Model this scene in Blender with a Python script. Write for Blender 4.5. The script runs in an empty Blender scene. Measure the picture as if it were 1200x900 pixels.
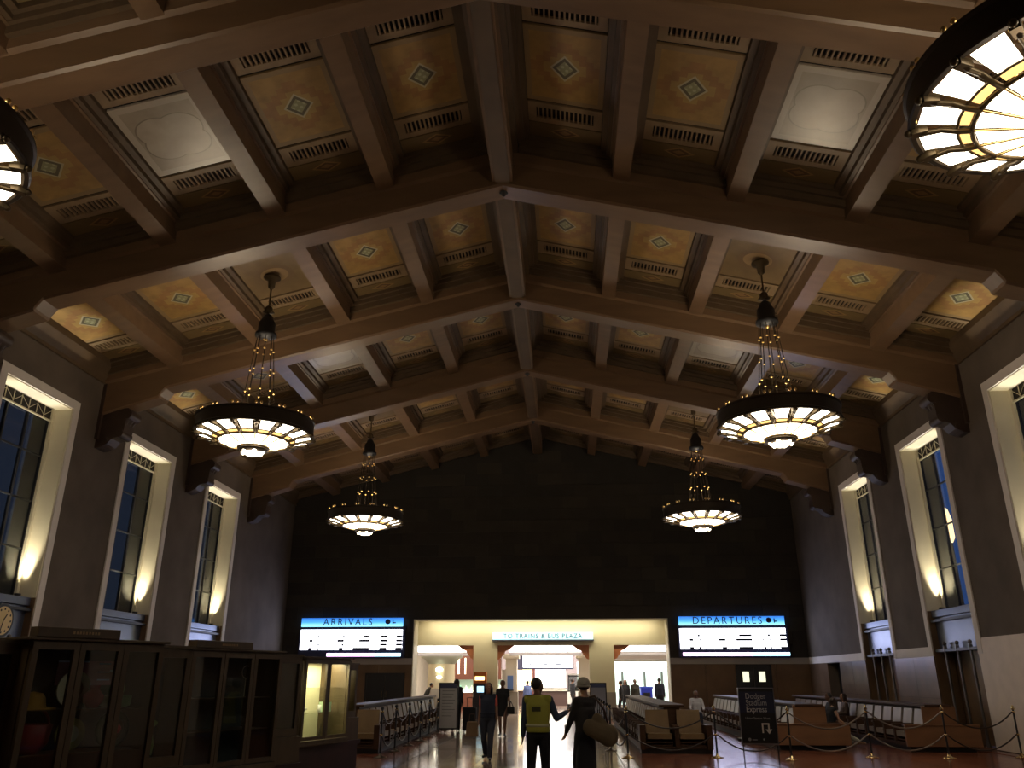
import bpy, math, random
from math import sin, cos, pi, radians, sqrt
from mathutils import Vector, Matrix
random.seed(7)
C = bpy.context.scene.collection
SC = bpy.context.scene

# ------------------------------------------------------------------ camera
EYE = 1.75; CX = 1.22
cam = bpy.data.cameras.new('camera'); camo = bpy.data.objects.new('camera', cam); C.objects.link(camo)
cam.sensor_fit = 'HORIZONTAL'; cam.sensor_width = 36; cam.lens = 36 * 945.1 / 1200
cam.clip_start = .05; cam.clip_end = 400
camo.location = (CX, 0, EYE)
camo.rotation_euler = (radians(90 + 20.07), 0, radians(3.64))
SC.camera = camo
# ------------------------------------------------------------------ world: dusk sky
w = bpy.data.worlds.new('dusk'); SC.world = w; w.use_nodes = True
nt = w.node_tree; nt.nodes.clear()
out = nt.nodes.new('ShaderNodeOutputWorld'); bg = nt.nodes.new('ShaderNodeBackground')
tc = nt.nodes.new('ShaderNodeTexCoord'); sep = nt.nodes.new('ShaderNodeSeparateXYZ')
mr = nt.nodes.new('ShaderNodeMapRange'); mr.inputs[1].default_value = -1; mr.inputs[2].default_value = 1
cr = nt.nodes.new('ShaderNodeValToRGB')
cr.color_ramp.elements[0].position = .3; cr.color_ramp.elements[1].position = .72
cr.color_ramp.elements[0].color = (.034, .042, .064, 1); cr.color_ramp.elements[1].color = (.075, .16, .42, 1)
nt.links.new(tc.outputs['Generated'], sep.inputs[0]); nt.links.new(sep.outputs['X'], mr.inputs[0])
nt.links.new(mr.outputs[0], cr.inputs[0]); nt.links.new(cr.outputs[0], bg.inputs[0]); bg.inputs[1].default_value = .62
nt.links.new(bg.outputs[0], out.inputs[0])
# ------------------------------------------------------------------ light levels and exposure
P_CHAND = 620      # bulbs inside each chandelier bowl
P_CHAND_UP = 108   # lamps in the open top of each chandelier ring
GLASS_E = 7.0      # glowing glass of the chandeliers
P_REVEAL = 620     # uplights on the window ledges
P_HALL = 420       # ceiling lamps of the passage behind the far wall
BOARD_E = 4.2      # the two train boards
SC.view_settings.view_transform = 'Standard'; SC.view_settings.look = 'None'
SC.view_settings.gamma = 1; SC.view_settings.use_curve_mapping = False
SC.view_settings.exposure = 0.0

# ------------------------------------------------------------------ materials
MATS = {}
def newmat(name):
    m = bpy.data.materials.new(name); m.use_nodes = True
    return m, m.node_tree, m.node_tree.nodes['Principled BSDF']
def mat(name, col, rough=.6, metal=0., noise=0., nscale=3., bump=0., col2=None, spec=.5, stretch=(1, 1, 1), emis=None, estr=0.):
    if name in MATS: return MATS[name]
    m, t, b = newmat(name)
    b.inputs['Base Color'].default_value = (*col, 1); b.inputs['Roughness'].default_value = rough
    b.inputs['Metallic'].default_value = metal; b.inputs['Specular IOR Level'].default_value = spec
    if emis: b.inputs['Emission Color'].default_value = (*emis, 1); b.inputs['Emission Strength'].default_value = estr
    if noise or bump:
        tc = t.nodes.new('ShaderNodeTexCoord'); mp = t.nodes.new('ShaderNodeMapping'); mp.inputs['Scale'].default_value = stretch
        n = t.nodes.new('ShaderNodeTexNoise'); n.inputs['Scale'].default_value = nscale; n.inputs['Detail'].default_value = 4
        t.links.new(tc.outputs['Object'], mp.inputs[0]); t.links.new(mp.outputs[0], n.inputs['Vector'])
        if noise:
            r = t.nodes.new('ShaderNodeValToRGB'); r.color_ramp.elements[0].position = .3; r.color_ramp.elements[1].position = .72
            c2 = col2 or tuple(min(1, c * (1 + noise)) for c in col); c1 = col if col2 else tuple(c * (1 - noise) for c in col)
            r.color_ramp.elements[0].color = (*c1, 1); r.color_ramp.elements[1].color = (*c2, 1)
            t.links.new(n.outputs[0], r.inputs[0]); t.links.new(r.outputs[0], b.inputs['Base Color'])
        if bump:
            bp = t.nodes.new('ShaderNodeBump'); bp.inputs['Strength'].default_value = bump; bp.inputs['Distance'].default_value = .02
            t.links.new(n.outputs[0], bp.inputs['Height']); t.links.new(bp.outputs[0], b.inputs['Normal'])
    MATS[name] = m; return m
def emit(name, col, s):
    if name in MATS: return MATS[name]
    m, t, b = newmat(name); b.inputs['Base Color'].default_value = (*col, 1)
    b.inputs['Emission Color'].default_value = (*col, 1); b.inputs['Emission Strength'].default_value = s
    MATS[name] = m; return m
def glass(name, tint=(.9, .95, 1), transp=.85, rough=.03):
    if name in MATS: return MATS[name]
    m = bpy.data.materials.new(name); m.use_nodes = True; t = m.node_tree; t.nodes.clear()
    o = t.nodes.new('ShaderNodeOutputMaterial'); mx = t.nodes.new('ShaderNodeMixShader')
    tr = t.nodes.new('ShaderNodeBsdfTransparent'); tr.inputs[0].default_value = (*[c * transp for c in tint], 1)
    gl = t.nodes.new('ShaderNodeBsdfGlossy'); gl.inputs['Roughness'].default_value = rough; gl.inputs[0].default_value = (.9, .9, .9, 1)
    fr = t.nodes.new('ShaderNodeLayerWeight'); pw_ = t.nodes.new('ShaderNodeMath'); pw_.operation = 'POWER'; pw_.inputs[1].default_value = 4
    ma = t.nodes.new('ShaderNodeMath'); ma.operation = 'MULTIPLY_ADD'; ma.inputs[1].default_value = .9; ma.inputs[2].default_value = .05
    t.links.new(fr.outputs['Facing'], pw_.inputs[0]); t.links.new(pw_.outputs[0], ma.inputs[0])
    t.links.new(ma.outputs[0], mx.inputs[0]); t.links.new(tr.outputs[0], mx.inputs[1]); t.links.new(gl.outputs[0], mx.inputs[2])
    t.links.new(mx.outputs[0], o.inputs[0]); MATS[name] = m; return m

def mnode(t, op, a, b=None, c=None):
    n = t.nodes.new('ShaderNodeMath'); n.operation = op
    for i, v in enumerate((a, b, c)):
        if v is None: continue
        if isinstance(v, (int, float)): n.inputs[i].default_value = v
        else: t.links.new(v, n.inputs[i])
    return n.outputs[0]
def mixc(t, f, a, b):
    n = t.nodes.new('ShaderNodeMix'); n.data_type = 'RGBA'
    t.links.new(f, n.inputs[0])
    for i, v in ((6, a), (7, b)):
        if isinstance(v, tuple): n.inputs[i].default_value = (*v, 1)
        else: t.links.new(v, n.inputs[i])
    return n.outputs[2]

def panel_mat(kind):
    """painted coffer panels: stencilled colours in the panel's own coordinates"""
    name = 'painted_panel_' + kind
    if name in MATS: return MATS[name]
    m, t, b = newmat(name); b.inputs['Roughness'].default_value = .55 if kind != 'silver' else .30
    tc = t.nodes.new('ShaderNodeTexCoord'); sp = t.nodes.new('ShaderNodeSeparateXYZ'); t.links.new(tc.outputs['Object'], sp.inputs[0])
    X, Y = sp.outputs['X'], sp.outputs['Y']
    ax, ay = mnode(t, 'ABSOLUTE', X), mnode(t, 'ABSOLUTE', Y)
    nz = t.nodes.new('ShaderNodeTexNoise'); nz.inputs['Scale'].default_value = 3.2 if kind != 'silver' else 2.2; nz.inputs['Detail'].default_value = 5
    t.links.new(tc.outputs['Object'], nz.inputs['Vector'])
    n0 = nz.outputs[0]
    if kind == 'diamond':
        d = mnode(t, 'ADD', ax, mnode(t, 'MULTIPLY', ay, .82))
        base = mixc(t, mnode(t, 'MULTIPLY', n0, 1.1), (.13, .075, .024), (.36, .215, .062))
        # stepped cross round the lozenge
        q = mnode(t, 'MULTIPLY', mnode(t, 'FLOOR', mnode(t, 'MULTIPLY', ax, 7)), 1 / 7)
        q2 = mnode(t, 'MULTIPLY', mnode(t, 'FLOOR', mnode(t, 'MULTIPLY', ay, 7)), 1 / 7)
        st = mnode(t, 'ADD', q, q2)
        c = mixc(t, mnode(t, 'LESS_THAN', st, .64), base, mixc(t, n0, (.14, .07, .024), (.32, .165, .052)))
        c = mixc(t, mnode(t, 'LESS_THAN', st, .40), c, mixc(t, n0, (.20, .13, .035), (.36, .23, .07)))
        edge = mnode(t, 'GREATER_THAN', mnode(t, 'MAXIMUM', mnode(t, 'MULTIPLY', ax, 1.35), ay), .93)
        c = mixc(t, edge, c, (.20, .13, .06))
        c = mixc(t, mnode(t, 'LESS_THAN', d, .30), c, (.34, .30, .20))
        c = mixc(t, mnode(t, 'LESS_THAN', d, .25), c, (.075, .065, .035))
        c = mixc(t, mnode(t, 'LESS_THAN', d, .17), c, (.20, .20, .11))
        ck = mnode(t, 'GREATER_THAN', mnode(t, 'MULTIPLY', mnode(t, 'SINE', mnode(t, 'MULTIPLY', X, 38)), mnode(t, 'SINE', mnode(t, 'MULTIPLY', Y, 34))), .35)
        c = mixc(t, mnode(t, 'MULTIPLY', mnode(t, 'LESS_THAN', d, .17), ck), c, (.30, .31, .20))
    elif kind == 'silver':
        a = mnode(t, 'POWER', mnode(t, 'ABSOLUTE', mnode(t, 'SINE', mnode(t, 'MULTIPLY', mnode(t, 'ARCTAN2', Y, X), 2))), 1)
        r = mnode(t, 'SQRT', mnode(t, 'ADD', mnode(t, 'MULTIPLY', X, X), mnode(t, 'MULTIPLY', Y, Y)))
        lobe = mnode(t, 'ADD', .56, mnode(t, 'MULTIPLY', a, .14))
        base = mixc(t, n0, (.16, .13, .10), (.34, .29, .23))
        c = mixc(t, mnode(t, 'LESS_THAN', r, mnode(t, 'ADD', lobe, .03)), base, (.15, .12, .09))
        c = mixc(t, mnode(t, 'LESS_THAN', r, lobe), c, mixc(t, n0, (.20, .165, .13), (.42, .36, .29)))
        c = mixc(t, mnode(t, 'GREATER_THAN', mnode(t, 'MAXIMUM', mnode(t, 'MULTIPLY', ax, 1.35), ay), .9), c, (.34, .29, .24))
    else:
        r = mnode(t, 'SQRT', mnode(t, 'ADD', mnode(t, 'MULTIPLY', X, X), mnode(t, 'MULTIPLY', Y, Y)))
        base = mixc(t, n0, (.10, .062, .028), (.18, .12, .055))
        c = mixc(t, mnode(t, 'LESS_THAN', r, .5), base, (.14, .085, .04))
        c = mixc(t, mnode(t, 'LESS_THAN', r, .36), c, (.25, .16, .07))
    t.links.new(c, b.inputs['Base Color']); MATS[name] = m; return m

def frieze_mat():
    m, t, b = newmat('painted_frieze'); b.inputs['Roughness'].default_value = .6
    tc = t.nodes.new('ShaderNodeTexCoord'); sp = t.nodes.new('ShaderNodeSeparateXYZ'); t.links.new(tc.outputs['Object'], sp.inputs[0])
    ax = mnode(t, 'ABSOLUTE', sp.outputs['X']); ay = mnode(t, 'ABSOLUTE', sp.outputs['Y'])
    d = mnode(t, 'ADD', ax, mnode(t, 'MULTIPLY', ay, 1.9))
    c = mixc(t, mnode(t, 'LESS_THAN', d, .34), (.12, .078, .03), (.24, .15, .055))
    c = mixc(t, mnode(t, 'LESS_THAN', d, .26), c, (.09, .045, .018))
    c = mixc(t, mnode(t, 'LESS_THAN', d, .14), c, (.19, .11, .045))
    t.links.new(c, b.inputs['Base Color']); return m

WOOD = mat('truss_wood', (.135, .080, .044), .36, noise=.14, nscale=1.2, bump=.08, stretch=(.6, 3, 3))
WOODD = mat('moulding_wood', (.082, .052, .028), .5, noise=.2, nscale=2)
DECK = mat('deck_dark', (.010, .006, .004), .8)
VENTM = mat('vent_paint', (.20, .135, .075), .55, noise=.15)
FRIEZE = frieze_mat()
ACOU = mat('acoustic_tile', (.092, .070, .054), .9, noise=.22, nscale=.9, bump=.25)
WHITE = mat('white_plaster', (.60, .55, .51), .7, noise=.05, nscale=1.5)
REVEAL = mat('reveal_plaster', (.62, .57, .44), .7, noise=.05, nscale=1)
MARBLE = mat('brown_marble', (.10, .062, .04), .3, noise=.25, nscale=1.6, col2=(.17, .11, .07))
MARBLED = mat('dark_marble', (.10, .058, .03), .3, noise=.25, nscale=1.3, col2=(.15, .09, .045))
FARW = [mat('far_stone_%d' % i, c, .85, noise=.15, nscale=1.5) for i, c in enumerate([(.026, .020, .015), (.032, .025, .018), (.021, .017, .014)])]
STEEL = mat('blued_metal', (.13, .15, .21), .32, .7, noise=.15, nscale=1.2)
IRON = mat('dark_iron', (.03, .03, .033), .45, .5)
GOLD = mat('bronze_gilt', (.62, .42, .16), .3, .9)
BRONZE = mat('dark_bronze', (.055, .042, .030), .42, .6)
BRASS = mat('brass', (.75, .6, .32), .25, 1)
PANE = glass('window_glass', (.85, .92, 1), .85, .06)

# ------------------------------------------------------------------ mesh helpers
class MB:
    def __init__(s): s.v = []; s.f = []; s.mi = []; s.m = 0; s.sm = []
    def add(s, vs, fs, smooth=False):
        o = len(s.v); s.v += [tuple(p) for p in vs]
        for f in fs: s.f.append(tuple(i + o for i in f)); s.mi.append(s.m); s.sm.append(smooth)
        return s
    def box(s, x0, x1, y0, y1, z0, z1):
        if x0 > x1: x0, x1 = x1, x0
        if y0 > y1: y0, y1 = y1, y0
        v = [(x, y, z) for z in (z0, z1) for x, y in ((x0, y0), (x1, y0), (x1, y1), (x0, y1))]
        return s.add(v, [(3, 2, 1, 0), (4, 5, 6, 7), (0, 1, 5, 4), (1, 2, 6, 5), (2, 3, 7, 6), (3, 0, 4, 7)])
    def hexa(s, v):
        return s.add(v, [(3, 2, 1, 0), (4, 5, 6, 7), (0, 1, 5, 4), (1, 2, 6, 5), (2, 3, 7, 6), (3, 0, 4, 7)])
    def cbox(s, c, d, rz=0):
        hx, hy, hz = d[0] / 2, d[1] / 2, d[2] / 2
        v = []
        for z in (-hz, hz):
            for x, y in ((-hx, -hy), (hx, -hy), (hx, hy), (-hx, hy)):
                v.append((c[0] + x * cos(rz) - y * sin(rz), c[1] + x * sin(rz) + y * cos(rz), c[2] + z))
        return s.hexa(v)
    def prism(s, poly, a, b, axis='y'):
        """poly: 2-D ring (counter-clockwise seen from -axis); extruded from a to b along axis"""
        def P(p, t):
            return (p[0], t, p[1]) if axis == 'y' else ((t, p[0], p[1]) if axis == 'x' else (p[0], p[1], t))
        n = len(poly); v = [P(p, a) for p in poly] + [P(p, b) for p in poly]
        f = [tuple(range(n)), tuple(range(2 * n - 1, n - 1, -1))] + [(i, i + n, (i + 1) % n + n, (i + 1) % n) for i in range(n)]
        return s.add(v, f)
    def tube(s, p, q, r1, r2=None, n=10, cap=True):
        r2 = r1 if r2 is None else r2
        p, q = Vector(p), Vector(q); d = (q - p)
        if d.length < 1e-6: return s
        d.normalize(); u = d.orthogonal().normalized(); w = d.cross(u)
        v = [p + (u * cos(2 * pi * i / n) + w * sin(2 * pi * i / n)) * r1 for i in range(n)] + [q + (u * cos(2 * pi * i / n) + w * sin(2 * pi * i / n)) * r2 for i in range(n)]
        f = [(i, (i + 1) % n, (i + 1) % n + n, i + n) for i in range(n)]
        s.add(v, f, True)
        if cap: s.add(v, [tuple(range(n - 1, -1, -1)), tuple(range(n, 2 * n))])
        return s
    def path(s, pts, r, n=8):
        for a, b in zip(pts, pts[1:]): s.tube(a, b, r, n=n, cap=False)
        for p in pts[1:-1]: s.ball(p, r, 6, 4)
        return s
    def lathe(s, prof, n=16, c=(0, 0, 0)):
        v = []; f = []
        for r, z in prof:
            for i in range(n): v.append((c[0] + r * cos(2 * pi * i / n), c[1] + r * sin(2 * pi * i / n), c[2] + z))
        for k in range(len(prof) - 1):
            for i in range(n): f.append((k * n + i, k * n + (i + 1) % n, (k + 1) * n + (i + 1) % n, (k + 1) * n + i))
        if prof[0][0] > 1e-4: f.append(tuple(range(n - 1, -1, -1)))
        if prof[-1][0] > 1e-4: f.append(tuple(range((len(prof) - 1) * n, len(prof) * n)))
        return s.add(v, f, True)
    def ball(s, c, r, n=10, m=7):
        if isinstance(r, (int, float)): r = (r, r, r)
        v = []; f = []
        for j in range(m + 1):
            a = -pi / 2 + pi * j / m
            for i in range(n): v.append((c[0] + r[0] * cos(a) * cos(2 * pi * i / n), c[1] + r[1] * cos(a) * sin(2 * pi * i / n), c[2] + r[2] * sin(a)))
        for j in range(m):
            for i in range(n): f.append((j * n + i, j * n + (i + 1) % n, (j + 1) * n + (i + 1) % n, (j + 1) * n + i))
        return s.add(v, f, True)
    def cone(s, p, q, r1, r2, n=12):
        """round cone, closed with spheres"""
        s.tube(p, q, r1, r2, n); s.ball(p, r1, n, 8); s.ball(q, r2, n, 8); return s
    def loft(s, rings, n=18):
        """rings: (cx, cy, cz, rx, ry[, rz])"""
        v = []; f = []
        for k in rings:
            cx, cy, cz, rx, ry = k[:5]; a0 = k[5] if len(k) > 5 else 0
            for i in range(n):
                a = 2 * pi * i / n; x, y = rx * cos(a), ry * sin(a)
                v.append((cx + x * cos(a0) - y * sin(a0), cy + x * sin(a0) + y * cos(a0), cz))
        L = len(rings)
        for k in range(L - 1):
            for i in range(n): f.append((k * n + i, k * n + (i + 1) % n, (k + 1) * n + (i + 1) % n, (k + 1) * n + i))
        f.append(tuple(range(n - 1, -1, -1))); f.append(tuple(range((L - 1) * n, L * n)))
        return s.add(v, f, True)
    def mesh(s, name, mats):
        me = bpy.data.meshes.new(name); me.from_pydata(s.v, [], s.f)
        for m in (mats if isinstance(mats, (list, tuple)) else [mats]): me.materials.append(m)
        me.polygons.foreach_set('material_index', s.mi); me.polygons.foreach_set('use_smooth', s.sm); me.update()
        return me

def link(name, me, parent=None, loc=(0, 0, 0), rot=(0, 0, 0), label=None, kind=None):
    o = bpy.data.objects.new(name, me); C.objects.link(o); o.parent = parent; o.location = loc; o.rotation_euler = rot
    if label: o['label'] = label
    if kind: o['kind'] = kind
    return o
def obj(name, mb, mats, parent=None, loc=(0, 0, 0), rot=(0, 0, 0), label=None, kind=None, bevel=0):
    o = link(name, mb.mesh(name, mats), parent, loc, rot, label, kind)
    if bevel:
        b = o.modifiers.new('bevel', 'BEVEL'); b.width = bevel; b.segments = 2; b.limit_method = 'ANGLE'
    return o
def tag(o, label, cat, group=None, kind=None):
    o['label'] = label; o['category'] = cat
    if group: o['group'] = group
    if kind: o['kind'] = kind
    return o
def thing(name, label, cat, loc=(0, 0, 0), rz=0, group=None, kind=None):
    o = bpy.data.objects.new(name, None); C.objects.link(o); o.location = loc; o.rotation_euler = (0, 0, rz); o.empty_display_size = .2
    return tag(o, label, cat, group, kind)
KIDS = {}
def dup(root, loc, rz, label, group=None):
    def cp(o, par):
        c = o.copy(); C.objects.link(c); c.parent = par
        for k in [x for x in SC.objects if x.parent == o and x != c]: cp(k, c)
        return c
    src = list(SC.objects)
    def cp2(o, par):
        c = o.copy(); C.objects.link(c); c.parent = par
        for k in src:
            if k.parent == o: cp2(k, c)
        return c
    r = cp2(root, None); r.location = loc; r.rotation_euler = (0, 0, rz); r['label'] = label
    if group: r['group'] = group
    return r
def text(body, size, mname, parent, loc, rot, ext=.004, align='CENTER', name='lettering', label=None, sx=1.0, space=1.0):
    cu = bpy.data.curves.new('t', 'FONT'); cu.body = body; cu.size = size; cu.extrude = ext; cu.align_x = align; cu.align_y = 'CENTER'
    cu.space_character = space; cu.resolution_u = 3
    o = bpy.data.objects.new('t', cu); C.objects.link(o)
    me = bpy.data.meshes.new_from_object(o.evaluated_get(bpy.context.evaluated_depsgraph_get()))
    bpy.data.objects.remove(o); me.materials.clear(); me.materials.append(mname)
    q = link(name, me, parent, loc, rot, label); q.scale = (sx, 1, 1); return q
def lamp(kind, loc, power, col=(1, 1, 1), rot=(0, 0, 0), size=.1, parent=None, spot=None, blend=.5, sy=None):
    l = bpy.data.lights.new('light', kind); l.energy = power; l.color = col
    if kind == 'AREA':
        l.size = size
        if sy: l.shape = 'RECTANGLE'; l.size_y = sy
    else: l.shadow_soft_size = size
    if spot: l.spot_size = spot; l.spot_blend = blend
    o = bpy.data.objects.new('light_source', l); C.objects.link(o); o.location = loc; o.rotation_euler = rot; o.parent = parent
    return o

# ------------------------------------------------------------------ layout constants
HW = 12.335; SP = 5.9635; D0 = 10.149; YF = 39.8; YB = -8.0
T = lambda n: D0 + SP * (n - 1)
BC = lambda n: T(n) + SP / 2
Z0 = 13.65; SL = .25

# ================================================================== CEILING
ceiling = thing('ceiling', 'dark coffered pitched timber ceiling over the waiting hall', 'ceiling', kind='structure')
mb = MB()
for sg in (1, -1):
    a = [(0, Z0 + .14), (sg * (HW + .3), Z0 + .14 - SL * (HW + .3)), (sg * (HW + .3), Z0 + .45 - SL * (HW + .3)), (0, Z0 + .45)]
    mb.prism(a if sg < 0 else a[::-1], YB, YF + .3)
obj('roof_deck', mb, DECK, ceiling)

def truss_mesh():
    t = .315; cmf = .05
    st = []
    for x in (-HW, -11.56, -10.62, -10.60, -10.45, 0, 10.45, 10.60, 10.62, 11.56, HW):
        ax = abs(x)
        zs = 12.42 - .2465 * ax
        if ax >= 10.6: zs = 9.56 - .31 * (ax - 10.6)
        if ax == 10.60: zs = 9.62
        if ax == 10.45: zs = 9.84
        st.append((x, zs, 13.06 - .2465 * ax))
    mb = MB(); n = 10
    for x, zs, zt in st:
        top = Z0 + .2 - SL * abs(x)
        mb.v += [(x, -t - .09, top), (x, -t - .09, zt), (x, -t, zt - .05), (x, -t, zs + cmf), (x, -t + cmf, zs), (x, t - cmf, zs), (x, t, zs + cmf), (x, t, zt - .05), (x, t + .09, zt), (x, t + .09, top)]
    for k in range(len(st) - 1):
        for i in range(n):
            mb.f.append((k * n + i, (k + 1) * n + i, (k + 1) * n + (i + 1) % n, k * n + (i + 1) % n)); mb.mi.append(0); mb.sm.append(False)
    mb.f.append(tuple(range(n))); mb.mi.append(0); mb.sm.append(False)
    mb.f.append(tuple(range(len(st) * n - 1, (len(st) - 1) * n - 1, -1))); mb.mi.append(0); mb.sm.append(False)
    return mb.mesh('roof_truss', WOOD)
tm = truss_mesh()
def corbel_mesh(sg):
    # carved bracket under each truss end: back plate, shaft and two scroll rolls
    mb = MB(); t = .25
    prof = [(HW, 9.2), (11.50, 9.25), (11.42, 9.12), (11.44, 8.95), (11.52, 8.85), (11.54, 8.52), (11.66, 8.38), (11.86, 8.32), (11.98, 8.16), (12.2, 8.06), (HW, 8.05)]
    p = [(sg * a, b) for a, b in prof]
    mb.prism(p if sg > 0 else p[::-1], -t, t)
    mb.tube((sg * 11.50, -t - .03, 9.06), (sg * 11.50, t + .03, 9.06), .15, n=14)
    mb.tube((sg * 11.66, -t - .03, 8.48), (sg * 11.66, t + .03, 8.48), .13, n=14)
    mb.tube((sg * 12.1, -t - .02, 8.24), (sg * 12.1, t + .02, 8.24), .13, n=14)
    mb.box(sg * 12.24, sg * HW, -.34, .34, 8.3, 10.0)
    for k in range(3): mb.tube((sg * 11.45, -.16 + .16 * k, 9.0), (sg * 11.66, -.16 + .16 * k, 8.6), .05, n=8)
    return mb.mesh('corbel', mat('corbel_wood', (.040, .023, .016), .5, noise=.2))
cmr, cml = corbel_mesh(1), corbel_mesh(-1)
mbb = MB(); mbb.lathe([(.10, 0), (.10, -.03), (.05, -.05), (.04, -.10), (.0, -.12)], 12); bolt_me = mbb.mesh('ridge_boss', IRON)
for n in range(-2, 6):
    link('roof_truss', tm, ceiling, (0, T(n), 0))
    link('corbel', cmr, ceiling, (0, T(n), 0)); link('corbel', cml, ceiling, (0, T(n), 0))
    if n >= 1: link('ridge_boss', bolt_me, ceiling, (0, T(n), 12.42))
# longitudinal beams between trusses
def purlin_mesh(w2, zb, zt, steps=()):
    mb = MB(); L = SP / 2 - .30
    mb.box(-w2, w2, -L, L, zb, zt)
    for (w, z) in steps: mb.box(-w, w, -L, L, z, zt)
    return mb
PX = (2.7, 5.2, 7.7, 10.2)
pm = {}
for sg in (1, -1):
    mb = MB(); L = SP / 2 - .30; g = -SL * sg
    def sl(x0, x1, z0, z1):
        mb.hexa([(x, y, z + g * x) for z in (z0, z1) for x, y in ((x0, -L), (x1, -L), (x1, L), (x0, L))])
    sl(-.19, .19, -.60, .2); sl(-.24, .24, -.20, .2)
    pm[sg] = mb.mesh('purlin', WOOD)
mb = MB(); L = SP / 2 - .30
mb.box(-.235, .235, -L, L, -1.16, .1); mb.m = 1
mb.box(-.17, .17, -L, L, -1.19, -1.15)
mb.box(-.36, .36, -L, L, -.45, .1); mb.box(-.46, .46, -L, L, -.28, .1)
rm = mb.mesh('ridge_beam', [WOOD, WOODD])
for n in range(-2, 6):
    Ln = 1.0
    link('ridge_beam', rm, ceiling, (0, BC(n), Z0), label='ridge beam with a moulded soffit' if n == 1 else None)
    for sg in (1, -1):
        for x in PX: link('purlin', pm[sg], ceiling, (sg * x, BC(n), Z0 - SL * x))
# coffers
def coffer_meshes(sg):
    g = -SL * sg
    def S(mb, x0, x1, y0, y1, z0, z1):
        mb.hexa([(x, y, z + g * x) for z in (z0, z1) for x, y in ((x0, y0), (x1, y0), (x1, y1), (x0, y1))])
    out = {}
    mb = MB(); S(mb, -.80, .80, -1.06, 1.06, 0, .05); out['panel'] = mb
    mb = MB()  # grille: frame and bars over a dark void
    S(mb, -.80, .80, -.32, -.17, 0, .05); S(mb, -.80, .80, .17, .32, 0, .05)
    S(mb, -.80, -.62, -.17, .17, 0, .05); S(mb, .62, .80, -.17, .17, 0, .05)
    for i in range(13):
        x = -.62 + 1.24 * (i + .5) / 13; S(mb, x - .018, x + .018, -.17, .17, .005, .05)
    out['grille'] = mb
    mb = MB(); S(mb, -.80, .80, -.235, .235, 0, .05); out['frieze'] = mb
    mb = MB()
    for s in (1, -1):
        S(mb, s * .81, s * 1.06, -2.6, 2.6, -.07, .1) if s > 0 else S(mb, -1.06, -.81, -2.6, 2.6, -.07, .1)
        a, b = (.93, 1.06) if s > 0 else (-1.06, -.93)
        S(mb, a, b, -2.6, 2.6, -.17, .1)
        y0, y1 = (2.32, 2.60) if s > 0 else (-2.60, -2.32); S(mb, -1.06, 1.06, y0, y1, -.08, .1)
        y0, y1 = (2.40, 2.60) if s > 0 else (-2.60, -2.40); S(mb, -1.06, 1.06, y0, y1, -.20, .1)
        y0, y1 = (2.47, 2.60) if s > 0 else (-2.60, -2.47); S(mb, -1.06, 1.06, y0, y1, -.36, .1)
    out['frame'] = mb
    return out
CXS = (1.45, 3.95, 6.45, 8.95, 11.4)
for sg in (1, -1):
    cm = coffer_meshes(sg)
    gm = cm['grille'].mesh('vent_grille', VENTM); fm = cm['frieze'].mesh('frieze_panel', FRIEZE); frm = cm['frame'].mesh('coffer_moulding', WOODD)
    pms = {k: cm['panel'].mesh('painted_panel', panel_mat(k)) for k in ('diamond', 'silver', 'plain')}
    for n in range(0, 6):
        for i, x in enumerate(CXS):
            z = Z0 - SL * x; y = BC(n)
            k = 'diamond' if i != 2 else ('plain' if n % 2 == 0 else 'silver')
            lb = {'silver': 'pale silvery panel with a lobed medallion', 'plain': 'plain brown panel above a chandelier'}.get(k)
            link('painted_panel', pms[k], ceiling, (sg * x, y, z), label=lb)
            link('coffer_moulding', frm, ceiling, (sg * x, y, z))
            for s in (1, -1):
                link('vent_grille', gm, ceiling, (sg * x, y + s * 1.46, z))
                link('frieze_panel', fm, ceiling, (sg * x, y + s * 2.05, z))

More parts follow.
